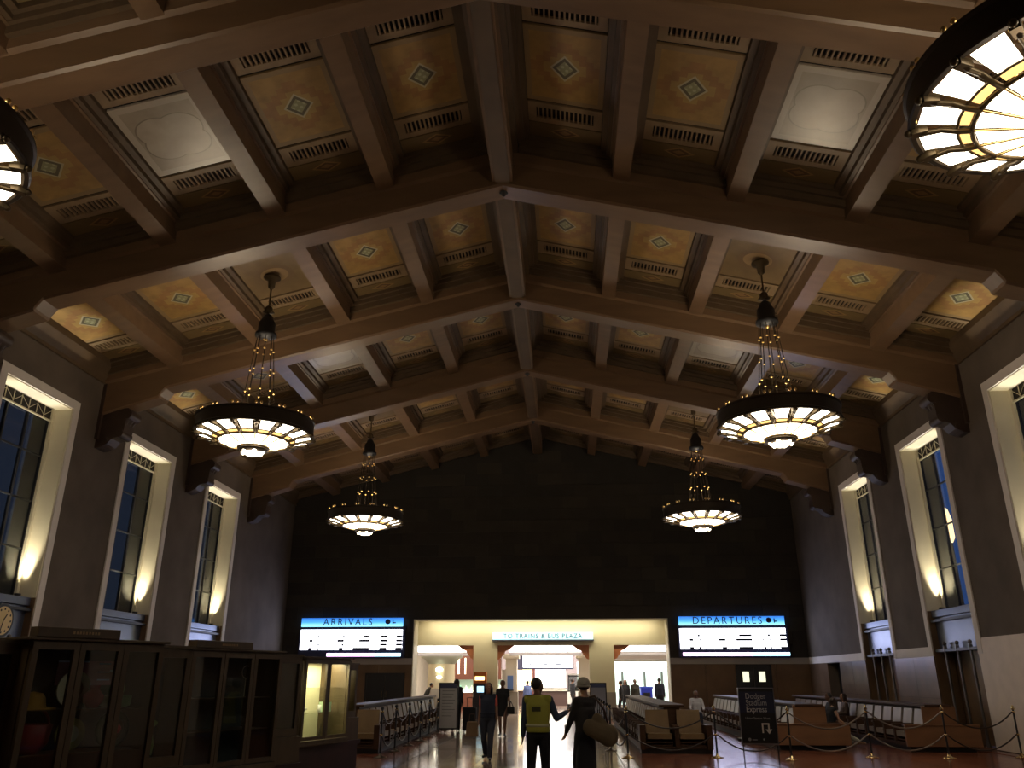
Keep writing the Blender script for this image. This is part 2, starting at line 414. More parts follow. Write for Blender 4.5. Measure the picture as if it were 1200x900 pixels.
# ================================================================== SIDE WALLS
WB = [BC(n) for n in range(0, 5)]      # five windows a side
HO = 1.42                              # half opening
def side_wall(sg):
    nm = 'left' if sg < 0 else 'right'
    wl = thing('wall_' + nm, '%s side wall of brown acoustic tile above a marble dado' % nm, 'wall', kind='structure')
    mb = MB(); edges = [YB] + [v for b in WB for v in (b - HO, b + HO)] + [YF + .3]
    X0, X1 = sg * HW, sg * (HW + 1.1)
    piers = [(edges[i], edges[i + 1]) for i in range(0, len(edges), 2)]
    for a, b in piers:
        if sg > 0 and b > YF: 
            mb.box(X0, X1, a, 35.5, 0, 10.7); mb.box(X0, X1, 37.1, b, 0, 10.7); mb.box(X0, X1, 35.5, 37.1, 2.35, 10.7); mb.box(X0 + .5, X1, 35.5, 37.1, 0, 2.35)
        else: mb.box(X0, X1, a, b, 0, 10.7)
    for b in WB: mb.box(X0, X1, b - HO, b + HO, 8.8, 10.7)
    obj('wall_body', mb, ACOU, wl)
    # pale band and dado slabs
    bandme = {}
    for a, b in piers:
        a2 = a + (.25 if a > YB else 0); b2 = b - (.25 if b < YF else 0); b2 = min(b2, YF)
        near = b < 24
        if not near: obj('band', MB().box(X0 - sg * .035, X0, a2, b2, 2.38, 2.66), WHITE, wl)
        m = mat('pale_stone', (.60, .50, .40), .55, noise=.06) if near else MARBLE
        zt = 2.78 if near else 2.38
        spans = [(a if near else a2 - .25 * (a > YB), b if near else b2 + .25 * (b < YF))]
        if sg > 0 and b > YF: spans = [(a, 35.5), (37.1, YF)]
        for s0, s1 in spans:
            k = max(1, round((s1 - s0) / 1.4)); 
            if near: k = 1
            for i in range(k):
                rows = ((0.02, 1.19), (1.2, zt)) if not near else ((.02, zt),)
                for z0, z1 in rows:
                    obj('stone_slab', MB().box(X0 - sg * .03, X0, s0 + (s1 - s0) * i / k + .006, s0 + (s1 - s0) * (i + 1) / k - .006, z0, z1), m, wl)
    mb = MB()   # crown under the eaves
    pr = [(X0, 9.98), (X0 - sg * .06, 9.98), (X0 - sg * .06, 10.08), (X0 - sg * .26, 10.45), (X0 - sg * .26, 10.75), (X0, 10.75)]
    mb.prism(pr if sg < 0 else pr[::-1], YB, YF)
    obj('crown', mb, WOODD, wl)
    return wl
wall_l, wall_r = side_wall(-1), side_wall(1)

# window built looking along +X (inside face at x=0, outside is -x)
def make_window(name, label):
    t = thing(name, label, 'window', kind='structure')
    e = .04
    mb = MB()
    mb.box(0, e, -HO - .25, -HO, 2.38, 9.05); mb.box(0, e, HO, HO + .25, 2.38, 9.05); mb.box(0, e, -HO, HO, 8.8, 9.05)
    obj('surround', mb, WHITE, t)
    mb = MB(); d = -.56
    mb.box(d, 0.0, -HO, -HO + .03, 3.7, 8.8); mb.box(d, 0, HO - .03, HO, 3.7, 8.8); mb.box(d, 0, -HO, HO, 8.77, 8.8)
    mb.box(d, d + .1, HO - .13, HO - .03, 3.7, 8.77); mb.box(d, d + .1, -HO + .03, -HO + .13, 3.7, 8.77)
    obj('reveal', mb, REVEAL, t)
    mb = MB()   # lower recess
    mb.box(d - .1, d, -HO, HO, 0, 2.5); mb.box(d, 0, -HO, -HO + .03, 0, 3.7); mb.box(d, 0, HO - .03, HO, 0, 3.7)
    obj('recess_lining', mb, MARBLED, t)
    mb = MB()
    mb.box(d - .1, -.1, -HO + .03, HO - .03, 3.5, 3.7); mb.box(d - .1, -.18, -HO + .03, HO - .03, 2.5, 3.5)
    obj('ledge', mb, STEEL, t, bevel=.01)
    mb = MB()
    mb.box(-.10, -.04, -HO - .02, HO + .02, 3.36, 3.43); mb.box(-.12, -.04, -HO + .03, HO - .03, 2.5, 2.58)
    obj('rail', mb, IRON, t)
    for y in (-.8, 0, .8):
        p = MB(); p.tube((-.08, y, 0.02), (-.08, y, 2.55), .035); p.tube((-.08, y, 2.5), (-.08, y, 2.66), .06, .05); p.ball((-.08, y, 2.72), .06); p.tube((-.08, y, .02), (-.08, y, .2), .06, .04)
        obj('post', p, mat('post_steel', (.16, .15, .15), .35, .7), t)
    # glazing: 3 columns x 4 rows
    ys = [-HO + .13, -.42, .42, HO - .13]; zs = [3.7, 4.94, 6.18, 7.42, 8.42]
    mb = MB()
    for y in ys[1:3]: mb.box(d - .05, d + .03, y - .025, y + .025, 3.7, 8.5)
    for y in (ys[0], ys[3]): mb.box(d - .05, d + .03, y - .03, y + .03, 3.7, 8.5)
    for z in zs[1:4]: mb.box(d - .04, d + .02, ys[0], ys[3], z - .02, z + .02)
    mb.box(d - .05, d + .03, ys[0], ys[3], 3.7, 3.76)
    fr = obj('window_frame', mb, IRON, t)
    for i in range(3):
        for j in range(4):
            obj('pane', MB().box(d - .012, d, ys[i] + .025, ys[i + 1] - .025, zs[j] + .02, zs[j + 1] - .02), PANE, fr)
    mb = MB(); mb.box(d - .02, d + .04, ys[0], ys[3], 8.42, 8.77); obj('grille_box', mb, DECK, t)
    mb = MB()
    for k in range(8):
        y0 = ys[0] + (ys[3] - ys[0]) * k / 8; y1 = ys[0] + (ys[3] - ys[0]) * (k + 1) / 8
        mb.tube((d + .06, y0, 8.47), (d + .06, y0, 8.75), .012, n=6); mb.tube((d + .06, y0, 8.5 if k % 2 else 8.72), (d + .06, y1, 8.72 if k % 2 else 8.5), .008, n=6)
    mb.box(d + .04, d + .09, ys[0], ys[3], 8.40, 8.44)
    obj('grille_bars', mb, mat('pale_metal', (.55, .5, .38), .4, .5), t)
    # little uplight cans at both ends of the ledge
    for s in (1, -1):
        b = MB(); b.lathe([(.05, 0), (.075, .03), (.085, .09)], 12, (-.36, s * 1.2, 3.7)); obj('uplight', b, IRON, t)
        b = MB(); b.lathe([(.075, 0), (.0, .004)], 12, (-.36, s * 1.2, 3.785)); obj('uplight_lens', b, emit('uplight_glow', (1, .9, .65), 18), t)
        lamp('SPOT', (-.36, s * 1.2, 3.82), P_REVEAL, (1, .88, .62), (radians(180 - s * 7), 0, 0), .05, t, spot=radians(40), blend=1)
    lamp('SPOT', (-.34, 0, 3.82), 1500, (1, .93, .78), (radians(180), 0, 0), .05, t, spot=radians(30), blend=.6)  # extra spot without a fixture, added to brighten the reveal soffit
    return t
w0 = make_window('window_1', 'tall steel window')
i = 1; desc = ['first', 'second', 'third', 'fourth', 'fifth']
near = ['behind the near truss', 'above the clock end of the cases', 'beside the largest left reveal', 'over the middle display case', 'next to the far wall']
srcs = None
for sg in (-1, 1):
    for k, y in enumerate(WB):
        lab = 'tall deep-set window in the %s wall, %s counting from the camera end' % ('left' if sg < 0 else 'right', desc[k])
        if i == 1: w0.location = (-HW, y, 0); w0['label'] = lab; o = w0
        else: o = dup(w0, (sg * HW, y, 0), 0 if sg < 0 else pi, lab)
        o.name = 'window_%d' % i; i += 1
# big round clock standing on the ledge by the first visible left window
ck = thing('wall_clock', 'round dark wall clock with a gold dial on the left window ledge', 'clock', (-HW + .05, WB[2] + .10, 3.05))
b = MB(); b.tube((0, 0, 0), (.10, 0, 0), .40, n=32); obj('case', b, IRON, ck)
b = MB(); b.tube((.09, 0, 0), (.115, 0, 0), .33, n=32); obj('dial', b, mat('clock_dial', (.62, .45, .2), .5), ck)
hm = MB().ball((0, 0, 0), (.008, .028, .028), 8, 5).mesh('hour_mark', IRON)
for k in range(12): link('hour_mark', hm, ck, (.12, .27 * sin(k * pi / 6), .27 * cos(k * pi / 6)))
b = MB(); b.tube((.125, 0, 0), (.125, .1, .15), .012, n=6); obj('hand', b, IRON, ck)
b = MB(); b.tube((.13, 0, 0), (.13, -.05, -.24), .009, n=6); obj('hand', b, IRON, ck)

# lamp post added outside to give the orange streak in the right window
sl = thing('added_street_lamp', 'added street lamp outside the right windows, for the orange streak in the glass', 'street lamp', (24.1, 49.6, 0))
b = MB(); b.tube((0, 0, 0), (0, 0, 9.3), .14, .09); obj('pole', b, IRON, sl)
b = MB(); b.lathe([(.1, 9.3), (.26, 9.6), (.26, 10.7), (.12, 11.3), (0, 11.4)], 16); obj('lantern', b, emit('streak_glow', (1, .62, .25), 5), sl)
# outside ground and dark building opposite each window wall
tag(obj('ground', MB().box(-80, 80, -60, 120, -.6, -.3), mat('asphalt', (.05, .05, .05), .9)), 'dark paving outside the building', 'ground', kind='structure')

# ================================================================== FAR WALL
fw = thing('wall_far', 'far gable wall of very dark stone blocks with a wide opening', 'wall', kind='structure')
mb = MB()
def gable(x0, x1, z0):
    zt = lambda x: Z0 + .12 - SL * abs(x)
    xs = [x0] + ([0] if x0 < 0 < x1 else []) + [x1]
    mb.prism([(x0, z0), (x1, z0)] + [(x, zt(x)) for x in reversed(xs)], YF + .03, YF + 1.1)
gable(-HW, -6.02, 0); gable(6.02, HW, 0); gable(-6.02, 6.02, 4.42)
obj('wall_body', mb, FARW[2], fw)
bm = {}
bw, bh = 1.232, .5875; random.seed(3); nb = 0
row = 0; z = 2.66
while z < 13:
    off = (row % 2) * .5; x = -HW - off * bw
    while x < HW:
        x0, x1 = max(x, -HW), min(x + bw, HW); x += bw
        if x1 - x0 < .1: continue
        if z < 4.4:
            if x0 < -6.02 < x1: x1 = -6.02
            elif x0 < 6.02 < x1: x0 = 6.02
            if x0 >= -6.03 and x1 <= 6.03: continue
        zt = 13.05 - SL * max(abs(x0), abs(x1))
        if z + bh > zt: continue
        p = random.choice((.006, .014, .02))
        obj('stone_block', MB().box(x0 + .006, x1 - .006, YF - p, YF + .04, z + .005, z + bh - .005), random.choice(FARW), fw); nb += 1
    z += bh; row += 1
for x0, x1 in ((-HW, -6.02), (6.02, HW)):
    obj('band', MB().box(x0, x1, YF - .06, YF + .03, 2.38, 2.655), mat('far_band', (.30, .27, .25), .6), fw)
    k = 4
    for i in range(k):
        a, b_ = x0 + (x1 - x0) * i / k, x0 + (x1 - x0) * (i + 1) / k
        if x0 < 0 and i in (3,): a = a
        obj('stone_slab', MB().box(a + .006, b_ - .006, YF - .03, YF + .03, .02, 2.37), MARBLED, fw)
# white return of the opening
obj('trim_1', MB().box(-6.02, -5.98, YF - .02, YF + 1.1, 0, 4.42).box(5.98, 6.02, YF - .02, YF + 1.1, 0, 4.42).box(-6.02, 6.02, YF - .02, YF + 1.1, 4.38, 4.42), mat('cream_trim', (.6, .56, .46), .5), None, kind='structure')
tag(bpy.data.objects['trim_1'], 'cream lining of the wide opening in the far wall', 'trim')
# doors in far wall and right wall
def far_door(name, label, x0, x1, zt, lit):
    t = thing(name, label, 'door', ((x0 + x1) / 2, YF - .05, 0), kind='structure'); w2 = (x1 - x0) / 2
    b = MB(); b.box(-w2, -w2 + .08, -.06, .02, 0, zt); b.box(w2 - .08, w2, -.06, .02, 0, zt); b.box(-w2, w2, -.06, .02, zt - .1, zt); obj('door_frame', b, IRON, t)
    for s in (-1, 1):
        a, c = (-w2 + .08, -.01) if s < 0 else (.01, w2 - .08)
        obj('door_leaf', MB().box(a, c, -.03, .01, 0, zt - .1), mat('door_black', (.012, .012, .014), .4), t)
        if lit: obj('lit_pane', MB().box((a + c) / 2 - .14, (a + c) / 2 + .14, -.045, -.03, 1.62, 2.05), emit('door_glow', (.85, .85, .6), 1.3), t)
        b = MB(); b.tube((s * .1, -.08, .95), (s * .1, -.08, 1.2), .012); obj('door_handle', b, BRASS, t)
far_door('door_1', 'black double door with two lit panes under the departures board', 8.95, 10.55, 2.36, True)
far_door('door_2', 'wide black doorway under the arrivals board left of the opening', -8.2, -6.35, 2.0, False)
t = thing('door_3', 'dark doorway in the right wall near the far corner', 'door', (HW + .4, 36.3, 0), kind='structure')
obj('door_leaf', MB().box(-.02, .03, -.79, -.01, .01, 2.34), mat('door_black2', (.01, .012, .02), .35), t); obj('door_leaf', MB().box(-.02, .03, .01, .79, .01, 2.34), MATS['door_black2'], t)

# ------------------------------------------------------------------ departure boards
NAVY = mat('board_navy', (.012, .016, .06), .5)
def hdr_mat():
    m, t, b = newmat('header_light'); tc = t.nodes.new('ShaderNodeTexCoord'); sp = t.nodes.new('ShaderNodeSeparateXYZ'); t.links.new(tc.outputs['Object'], sp.inputs[0])
    r = t.nodes.new('ShaderNodeValToRGB'); e = r.color_ramp.elements
    e[0].position = 0; e[0].color = (.35, .9, 1, 1); e[1].position = 1; e[1].color = (.02, .13, .55, 1)
    k = e.new(.5); k.color = (.07, .36, .85, 1)
    mr = t.nodes.new('ShaderNodeMapRange'); mr.inputs[1].default_value = -.2; mr.inputs[2].default_value = .2
    t.links.new(sp.outputs['Z'], mr.inputs[0]); t.links.new(mr.outputs[0], r.inputs[0]); t.links.new(r.outputs[0], b.inputs['Emission Color'])
    b.inputs['Emission Strength'].default_value = 1.5; b.inputs['Base Color'].default_value = (.1, .3, .5, 1); return m
HDR = hdr_mat()
def board(name, label, x0, x1, title, dashes, stripe):
    xc = (x0 + x1) / 2; t = thing(name, label, 'display board', (xc, YF - .045, 3.5)); w2 = (x1 - x0) / 2
    obj('housing', MB().box(-w2 - .08, w2 + .12, -.16, 0, -.83, .60), NAVY, t)
    h = obj('header_lightbox', MB().box(-w2, w2, -.05, .05, -.2, .2), HDR, t, (0, -.15, .78))
    text(title, .46, IRON, h, (-.2, -.075, -.0), (radians(90), 0, 0), .006, sx=.95, space=1.32, name='lettering')
    b = MB(); b.ball((w2 - .72, -.08, .02), (.13, .02, .12), 14, 8); b.cbox((w2 - .47, -.08, .0), (.05, .02, .2)); b.cbox((w2 - .40, -.08, -.03), (.12, .02, .05))
    obj('pictogram', b, mat('picto_navy', (.02, .02, .12), .5), h)
    obj('screen', MB().box(-w2, w2, -.185, -.16, -.47, .45), emit('screen_white', (.93, .95, 1), BOARD_E), t)
    for (u0, u1, r) in dashes:
        z = (.13, -.06, -.24, -.43)[r]; hh = .10 if r < 3 else .12
        obj('text_row', MB().box(-w2 + u0 * 2 * w2, -w2 + u1 * 2 * w2, -.20, -.185, z - hh / 2, z + hh / 2), NAVY, t)
    a, c = stripe
    mid = a + (c - a) * .65
    lo, hi = ('strip_pink', 'strip_blue')
    b = MB().box(-w2 + a * 2 * w2, -w2 + mid * 2 * w2, -.19, -.16, -.76, -.62); obj('light_strip', b, emit(lo, (1, .62, .95), 3.6), t)
    b = MB().box(-w2 + mid * 2 * w2, -w2 + c * 2 * w2, -.19, -.16, -.76, -.62); obj('light_strip', b, emit(hi, (.5, .85, 1), 3.6), t)
    lamp('AREA', (0, -.3, 0), 60, (.42, .48, 1), (radians(-90), 0, 0), 4.4, t, sy=1.4)
    return t
dA = [(.175, .19, 0), (.42, .435, 0), (.62, .685, 0), (.785, .855, 0), (.94, 1, 0), (.09, .125, 1), (.365, .43, 1), (.58, .68, 1), (.785, .855, 1), (.94, 1, 1),
      (.175, .19, 2), (.41, .43, 2), (.67, .68, 2), (.785, .85, 2), (.94, 1, 2), (.085, .12, 3), (.17, .185, 3), (.385, .425, 3), (.52, .68, 3), (.78, .85, 3), (.935, 1, 3)]
dD = [(.17, .19, 0), (.425, .435, 0), (.56, .68, 0), (.78, .79, 0), (.83, .85, 0), (.94, 1, 0), (.09, .125, 1), (.185, .195, 1), (.365, .43, 1), (.53, .68, 1), (.78, .79, 1), (.845, .855, 1), (.94, 1, 1),
      (.09, .13, 3), (.175, .195, 3), (.395, .44, 3), (.55, .69, 3), (.79, .81, 3), (.84, .86, 3), (.94, 1, 3)]
board('arrivals_board', 'glowing arrivals board with blue header left of the opening', -11.41, -6.5, 'ARRIVALS', dA, (.27, .99))
board('departures_board', 'glowing departures board with blue header right of the opening', 6.5, 11.34, 'DEPARTURES', dD, (.02, 1.02))

# ================================================================== PASSAGE BEHIND
CREAM = mat('cream_wall', (.62, .55, .36), .6, noise=.04, nscale=.8)
YV = 40.9
vw = thing('wall_screen', 'cream wall with three openings under the trains sign', 'wall', kind='structure')
mb = MB(); ops = [(-6.0, -3.25), (-2.08, 2.32), (3.51, 6.0)]; zt = 3.27
mb.box(-6.6, 6.6, YV, YV + .5, zt, 4.8)
for a, b in ((-3.25, -2.08), (2.32, 3.51), (-6.6, -6.05), (6.05, 6.6)): mb.box(a, b, YV, YV + .5, 0, zt)
obj('wall_body', mb, CREAM, vw)
TERRA = mat('terracotta', (.42, .15, .06), .55, noise=.1)
for a, b in ops:
    for x, s in ((a, 1), (b, -1)):
        if abs(x) > 5.9: continue
        pts = [(x, zt), (x + s * .78, zt), (x + s * .66, zt - .1), (x + s * .52, zt - .2), (x + s * .36, zt - .26), (x + s * .3, zt - .4), (x + s * .2, zt - .5), (x + s * .14, zt - .6), (x, zt - .66)]
        obj('corner_bracket', MB().prism(pts[::-1] if s > 0 else pts, YV + .1, YV + .4), TERRA, vw)
for x0, x1 in ((-3.27, -2.06), (2.30, 3.53)): obj('plinth', MB().box(x0, x1, YV - .03, YV, 0, 1.15), mat('grey_stone', (.3, .27, .22), .5), vw)
sg_ = thing('hanging_sign', 'lit sign pointing to trains and bus plaza over the middle opening', 'sign', (.11, YV - .1, 3.65))
obj('lightbox', MB().box(-2.42, 2.42, -.06, .09, -.13, .19), emit('sign_cyan', (.55, .88, 1), .62), sg_)
obj('base_rail', MB().box(-2.46, 2.46, -.10, .09, -.19, -.13), mat('sign_rail', (.05, .06, .09), .5), sg_)
text('TO TRAINS & BUS PLAZA', .30, mat('sign_teal', (.02, .06, .10), .5), sg_, (0, -.07, .03), (radians(90), 0, 0), .004, sx=1.02, space=1.12)
# walls, ceiling of passage
pw = thing('wall_passage', 'pale walls of the bright passage beyond the opening', 'wall', kind='structure')
PALE = mat('passage_wall', (.62, .55, .45), .6, noise=.05)
obj('wall_body', MB().box(-9.3, -9, YV + .5, 66, 0, 4.8).box(9, 9.3, YV + .5, 66, 0, 4.8).box(-9.3, 9.3, 66, 66.3, 0, 4.8).box(-9.3, -6.6, YV + .1, YV + .5, 0, 4.8).box(6.6, 9.3, YV + .1, YV + .5, 0, 4.8), PALE, pw)
tag(obj('trim_2', MB().box(-9.3, 9.3, YF + 1.1, 66.3, 4.8, 5.0), PALE, kind='structure'), 'pale soffit of the passage', 'ceiling')
# stepped glowing ceiling trays
for k, (x0, x1) in enumerate(((-8.5, -3.1), (-1.75, 2.0), (3.9, 8.6))):
    t = thing('ceiling_light', ['wide stepped ceiling light behind the left opening', 'stepped ceiling light behind the middle opening', 'stepped ceiling light behind the right opening'][k], 'light', (0, 43.4, 0), group='glowing ceiling trays of the passage')
    for j in range(3):
        ins = .25 * j
        obj('light_step', MB().box(x0 + .0 + (.25 - ins * .5 if x0 > -8 else 0), x1 - (.25 - ins * .5 if x1 < 8 else 0), j * .35, j * .35 + .3, 3.32 - j * .13, 3.46 - j * .13), emit('tray_glow', (1, .93, .88), 3.2), t)
    obj('tray_rim', MB().box(x0, x1, 1.1, 1.3, 2.88, 3.02), mat('grey_rim', (.35, .32, .3), .5), t)
    obj('housing', MB().box(x0, x1, 0, 1.3, 3.47, 4.8), PALE, t)
for x, y in ((-5.5, 47), (0.2, 47), (5.5, 47), (-4, 57), (.5, 57), (5, 57)):
    lamp('AREA', (x, y, 4.7), P_HALL, (1, .93, .82), (0, 0, 0), 2.6)
lamp('AREA', (0, YF + .5, 4.33), 150, (1, .9, .66), (radians(25), 0, 0), 11, sy=.3)
# far pieces in the passage
def simple(name, label, cat, parts, loc=(0, 0, 0), rz=0, group=None):
    t = thing(name, label, cat, loc, rz, group)
    for pn, mb, m in parts: obj(pn, mb, m, t)
    return t
b1 = MB(); b1.tube((0, 0, .0), (0, 0, 3.1), .75, .72, 20); b2 = MB(); b2.lathe([(.75, 2.5), (.95, 2.75), (1.15, 2.85), (1.15, 3.1)], 20); b3 = MB(); b3.lathe([(.78, 0), (.78, 1.2), (.74, 1.25)], 20)
b4 = MB(); b4.ball((0, -.85, 2.2), (.2, .1, .13)); b5 = MB(); b5.ball((0, -.85, 1.82), (.15, .08, .08))
simple('round_column', 'round cream column with two glowing sconces behind the left opening', 'column',
       [('shaft', b1, CREAM), ('capital', b2, mat('pale_green', (.4, .42, .33), .5)), ('base', b3, MATS['grey_stone']), ('sconce', b4, emit('sconce', (1, .97, .8), 5)), ('sconce', b5, MATS['sconce'])], (-5.6, 46.5, 0))
simple('shop_cabinet', 'tall dark brown cabinet over a lit counter behind left opening', 'cabinet',
       [('body', MB().box(-1.4, 1.6, 0, .8, 1.7, 3.2), mat('reddish_wood', (.14, .045, .025), .45)), ('lit_counter_top', MB().box(-1.4, 1.6, -.2, .8, 1.0, 1.12), emit('counter_light', (.9, 1, .85), 2.2)),
        ('counter', MB().box(-1.4, 1.6, -.15, .8, 0, 1.0), MATS['reddish_wood']), ('back', MB().box(-1.4, 1.6, .6, .8, 1.12, 1.7), mat('glassware', (.4, .5, .42), .2)),
        ('lit_slot', MB().box(-.95, -.85, -.03, 0, 2.0, 2.9), emit('slot', (1, .85, .6), 2.5)), ('lit_slot', MB().box(-.55, -.47, -.03, 0, 2.0, 2.9), MATS['slot'])], (-4.2, 50, 0))
for k in range(9): tag(obj('glass_jar', MB().lathe([(.07, 0), (.08, .15), (.04, .2), (.04, .26)], 8), mat('jar_%d' % (k % 3), [(.7, .75, .6), (.2, .5, .35), (.8, .8, .75)][k % 3], .2), None, (-5.3 + .33 * k, 49.95, 1.125)), 'small jar in a row on the lit counter behind the left opening', 'jar', 'jars on the lit counter')
# second train board hanging in the passage
t = thing('passage_board', 'second glowing train board hanging beyond the middle opening', 'display board', (.14, 50, 2.68))
obj('housing', MB().box(-1.5, 1.5, 0, .35, -.40, .40), NAVY, t); obj('side_panel', MB().box(-2.0, -1.5, .05, .3, -.45, .36), mat('violet_dark', (.05, .05, .1), .5), t)
obj('screen', MB().box(-1.46, 1.46, -.02, 0, -.32, .34), emit('screen2', (.9, .95, 1), 2.6), t)
for a, c, z in ((-1.1, -.95, -.15), (-.75, -.65, .08), (-.3, -.05, .08), (-.3, 0, -.15), (.45, .7, .08), (.4, .8, -.15), (1.2, 1.3, .08)): obj('text_row', MB().box(a, c, -.04, -.02, z - .03, z + .03), NAVY, t)
for x in (-1.2, 1.2): obj('hanger', MB().tube((x, .15, .4), (x, .15, 2.11), .03), IRON, t)
simple('lit_shop', 'bright white shop front with warm shelves at the end of the passage', 'shop front',
       [('lit_wall', MB().box(-1.2, .95, .1, .2, 1.15, 2.35), emit('shop_white', (1, .97, .92), 2.2)), ('side_wall', MB().box(.95, 3.8, -.1, .2, 1.02, 2.6), mat('mauve', (.32, .26, .28), .6)), ('warm_panel', MB().box(-3.2, -1.3, .1, .2, 1.0, 2.6), emit('shop_warm', (1, .78, .38), 2.4)),
        ('counter', MB().box(-3.4, 3.2, -.6, .1, 0, .95), mat('dark_counter', (.07, .035, .03), .5)), ('counter_top', MB().box(-3.4, 3.2, -.7, .1, .95, 1.02), mat('pale_top', (.6, .55, .45), .4)),
        ('upper_panel', MB().box(-3.6, 3.8, .0, .3, 2.35, 4.6), mat('mauve', (.32, .26, .28), .6)), ('post', MB().box(-1.35, -1.15, -.7, -.5, 0, 2.6), mat('red_post', (.16, .05, .05), .5))], (.2, 60, 0))
simple('glass_showroom', 'white lit shop window with fixtures behind the right opening', 'shop front',
       [('lit_wall', MB().box(-4, 3, .2, .3, .2, 2.5), emit('shop_white2', (.80, 1, .95), .95)), ('header', MB().box(-4, 3, -.2, .3, 2.9, 3.3), mat('grey_soffit', (.42, .36, .32), .6)),
        ('cove_light', MB().box(-4, 3, -.1, .0, 2.5, 2.75), emit('cove', (1, .97, .95), 4))] + [('fixture', MB().box(x, x + .14, 0, .15, .3, 2.2), mat('fixture_grey', (.25, .33, .33), .4)) for x in (-3.4, -2.7, -2.1, -1.2, 0.2, 1.3, 2.2)], (5.9, 55, 0))
simple('blue_bin', 'bright blue rectangular bin standing behind the right opening', 'bin',
       [('body', MB().box(-.3, .3, -.3, .3, 0, 1.25), mat('vivid_blue', (.03, .06, .7), .4, emis=(.03, .06, .7), estr=.0)), ('lid', MB().box(-.33, .33, -.33, .33, 1.25, 1.35), mat('lid_blue', (.05, .1, .8), .4)), ('hatch', MB().box(-.18, .18, -.32, -.3, .85, 1.05), IRON)], (5.45, 46.5, 0))
simple('ticket_machine', 'slim ticket machine with orange top and blue screen by the left pier', 'machine',
       [('body', MB().box(-.28, .28, -.25, .25, 0, 1.55), mat('mach_dark', (.03, .03, .04), .4)), ('top_sign', MB().box(-.3, .3, -.2, .2, 1.55, 2.05), mat('mach_orange', (.7, .2, .03), .5)),
        ('lit_sign', MB().box(-.22, .22, -.215, -.2, 1.68, 1.85), emit('mach_lit', (1, .85, .4), 2.5)), ('screen', MB().box(-.12, .2, -.265, -.25, 1.15, 1.42), emit('mach_screen', (.45, .8, 1), 1.6))], (-2.85, 40.35, 0))
simple('wall_phone', 'small blue wall phone on the white pillar inside the middle opening', 'phone', [('body', MB().box(-.15, .15, -.1, 0, 1.2, 1.9), mat('phone_blue', (.12, .22, .5), .4)), ('shelf', MB().box(-.18, .18, -.2, 0, 1.15, 1.2), IRON)], (-1.75, 45.3, 0))
for k, x in enumerate((-1.7, 2.15)):
    b = MB(); b.box(-.3, .3, 0, .6, 0, 3.0); c_ = MB(); c_.box(-.42, .42, -.1, .7, 2.75, 3.0); e_ = MB(); e_.box(-.32, -.30, -.01, 0, 0, 2.75)
    simple('square_pillar', ['white square pillar at the left of the passage', 'white square pillar at the right of the passage'][k], 'pillar', [('shaft', b, mat('white_pillar', (.7, .64, .52), .5)), ('capital', c_, MATS['white_pillar']), ('base', MB().box(-.34, .34, -.04, .64, 0, 1.1), MATS['grey_stone'])], (x, 45.3, 0))
# utility cart
b = MB(); b.prism([(-.75, .35), (.75, .35), (.75, 1.0), (.35, 1.05), (-.35, 1.05), (-.75, 1.0)], -1.2, .8)
fr_ = MB()
for x in (-.7, .7):
    for y in (-.5, .75): fr_.tube((x, y, 1.0), (x * .95, y + .05, 1.95), .035)
for a_, b_ in (((-.67, -.45, 1.9), (.67, -.45, 1.9)), ((-.67, -.5, 1.05), (.67, -.5, 1.05))): fr_.tube(a_, b_, .035)
wheels = []
simple('utility_cart', 'white electric utility cart with black roof frame in the passage', 'cart',
       [('body', b, mat('cart_white', (.75, .75, .72), .35)), ('frame', fr_, IRON), ('roof', MB().box(-.75, .75, -.65, .9, 1.95, 2.02), MATS['cart_white']), ('windscreen', MB().box(-.66, .66, -.47, -.455, 1.08, 1.88), glass('cart_glass', (.8, .85, .85), .7)), ('seat', MB().box(-.6, .6, .1, .6, 1.0, 1.3), mat('seat_grey', (.12, .12, .13), .6))]
       + [('wheel', MB().tube((s * .62, y, .26), (s * .78, y, .26), .26, n=18), IRON) for s in (-1, 1) for y in (-.85, .5)]
       + [('headlamp', MB().ball((s * .5, -1.22, .78), (.1, .04, .08)), mat('lamp_glass', (.8, .8, .8), .1)) for s in (-1, 1)], (2.0, 52, 0))

# ================================================================== FLOOR
def floor_mat(name, c1, c2, mortar, sz, rough=.12, ofs=.0):
    m, t, b = newmat(name); tc = t.nodes.new('ShaderNodeTexCoord'); br = t.nodes.new('ShaderNodeTexBrick')
    br.offset = ofs; br.inputs['Scale'].default_value = 1; br.inputs['Brick Width'].default_value = sz; br.inputs['Row Height'].default_value = sz
    br.inputs['Mortar Size'].default_value = .008; br.inputs['Color1'].default_value = (*c1, 1); br.inputs['Color2'].default_value = (*c2, 1); br.inputs['Mortar'].default_value = (*mortar, 1)
    n = t.nodes.new('ShaderNodeTexNoise'); n.inputs['Scale'].default_value = 1.5; n.inputs['Detail'].default_value = 5
    t.links.new(tc.outputs['Object'], br.inputs['Vector']); t.links.new(tc.outputs['Object'], n.inputs['Vector'])
    t.links.new(br.outputs[0], b.inputs['Base Color'])
    mr = t.nodes.new('ShaderNodeMapRange'); mr.inputs[3].default_value = rough * .7; mr.inputs[4].default_value = rough * 1.6
    t.links.new(n.outputs[0], mr.inputs[0]); t.links.new(mr.outputs[0], b.inputs['Roughness'])
    bp = t.nodes.new('ShaderNodeBump'); bp.inputs['Strength'].default_value = .06; bp.inputs['Distance'].default_value = .02
    t.links.new(n.outputs[0], bp.inputs['Height']); t.links.new(bp.outputs[0], b.inputs['Normal'])
    return m
fl = thing('floor', 'polished stone floor, pale in the aisle and terracotta red at the sides', 'floor', kind='structure')
AISLE = floor_mat('aisle_marble', (.27, .20, .16), (.22, .16, .13), (.09, .065, .05), .8, .13)
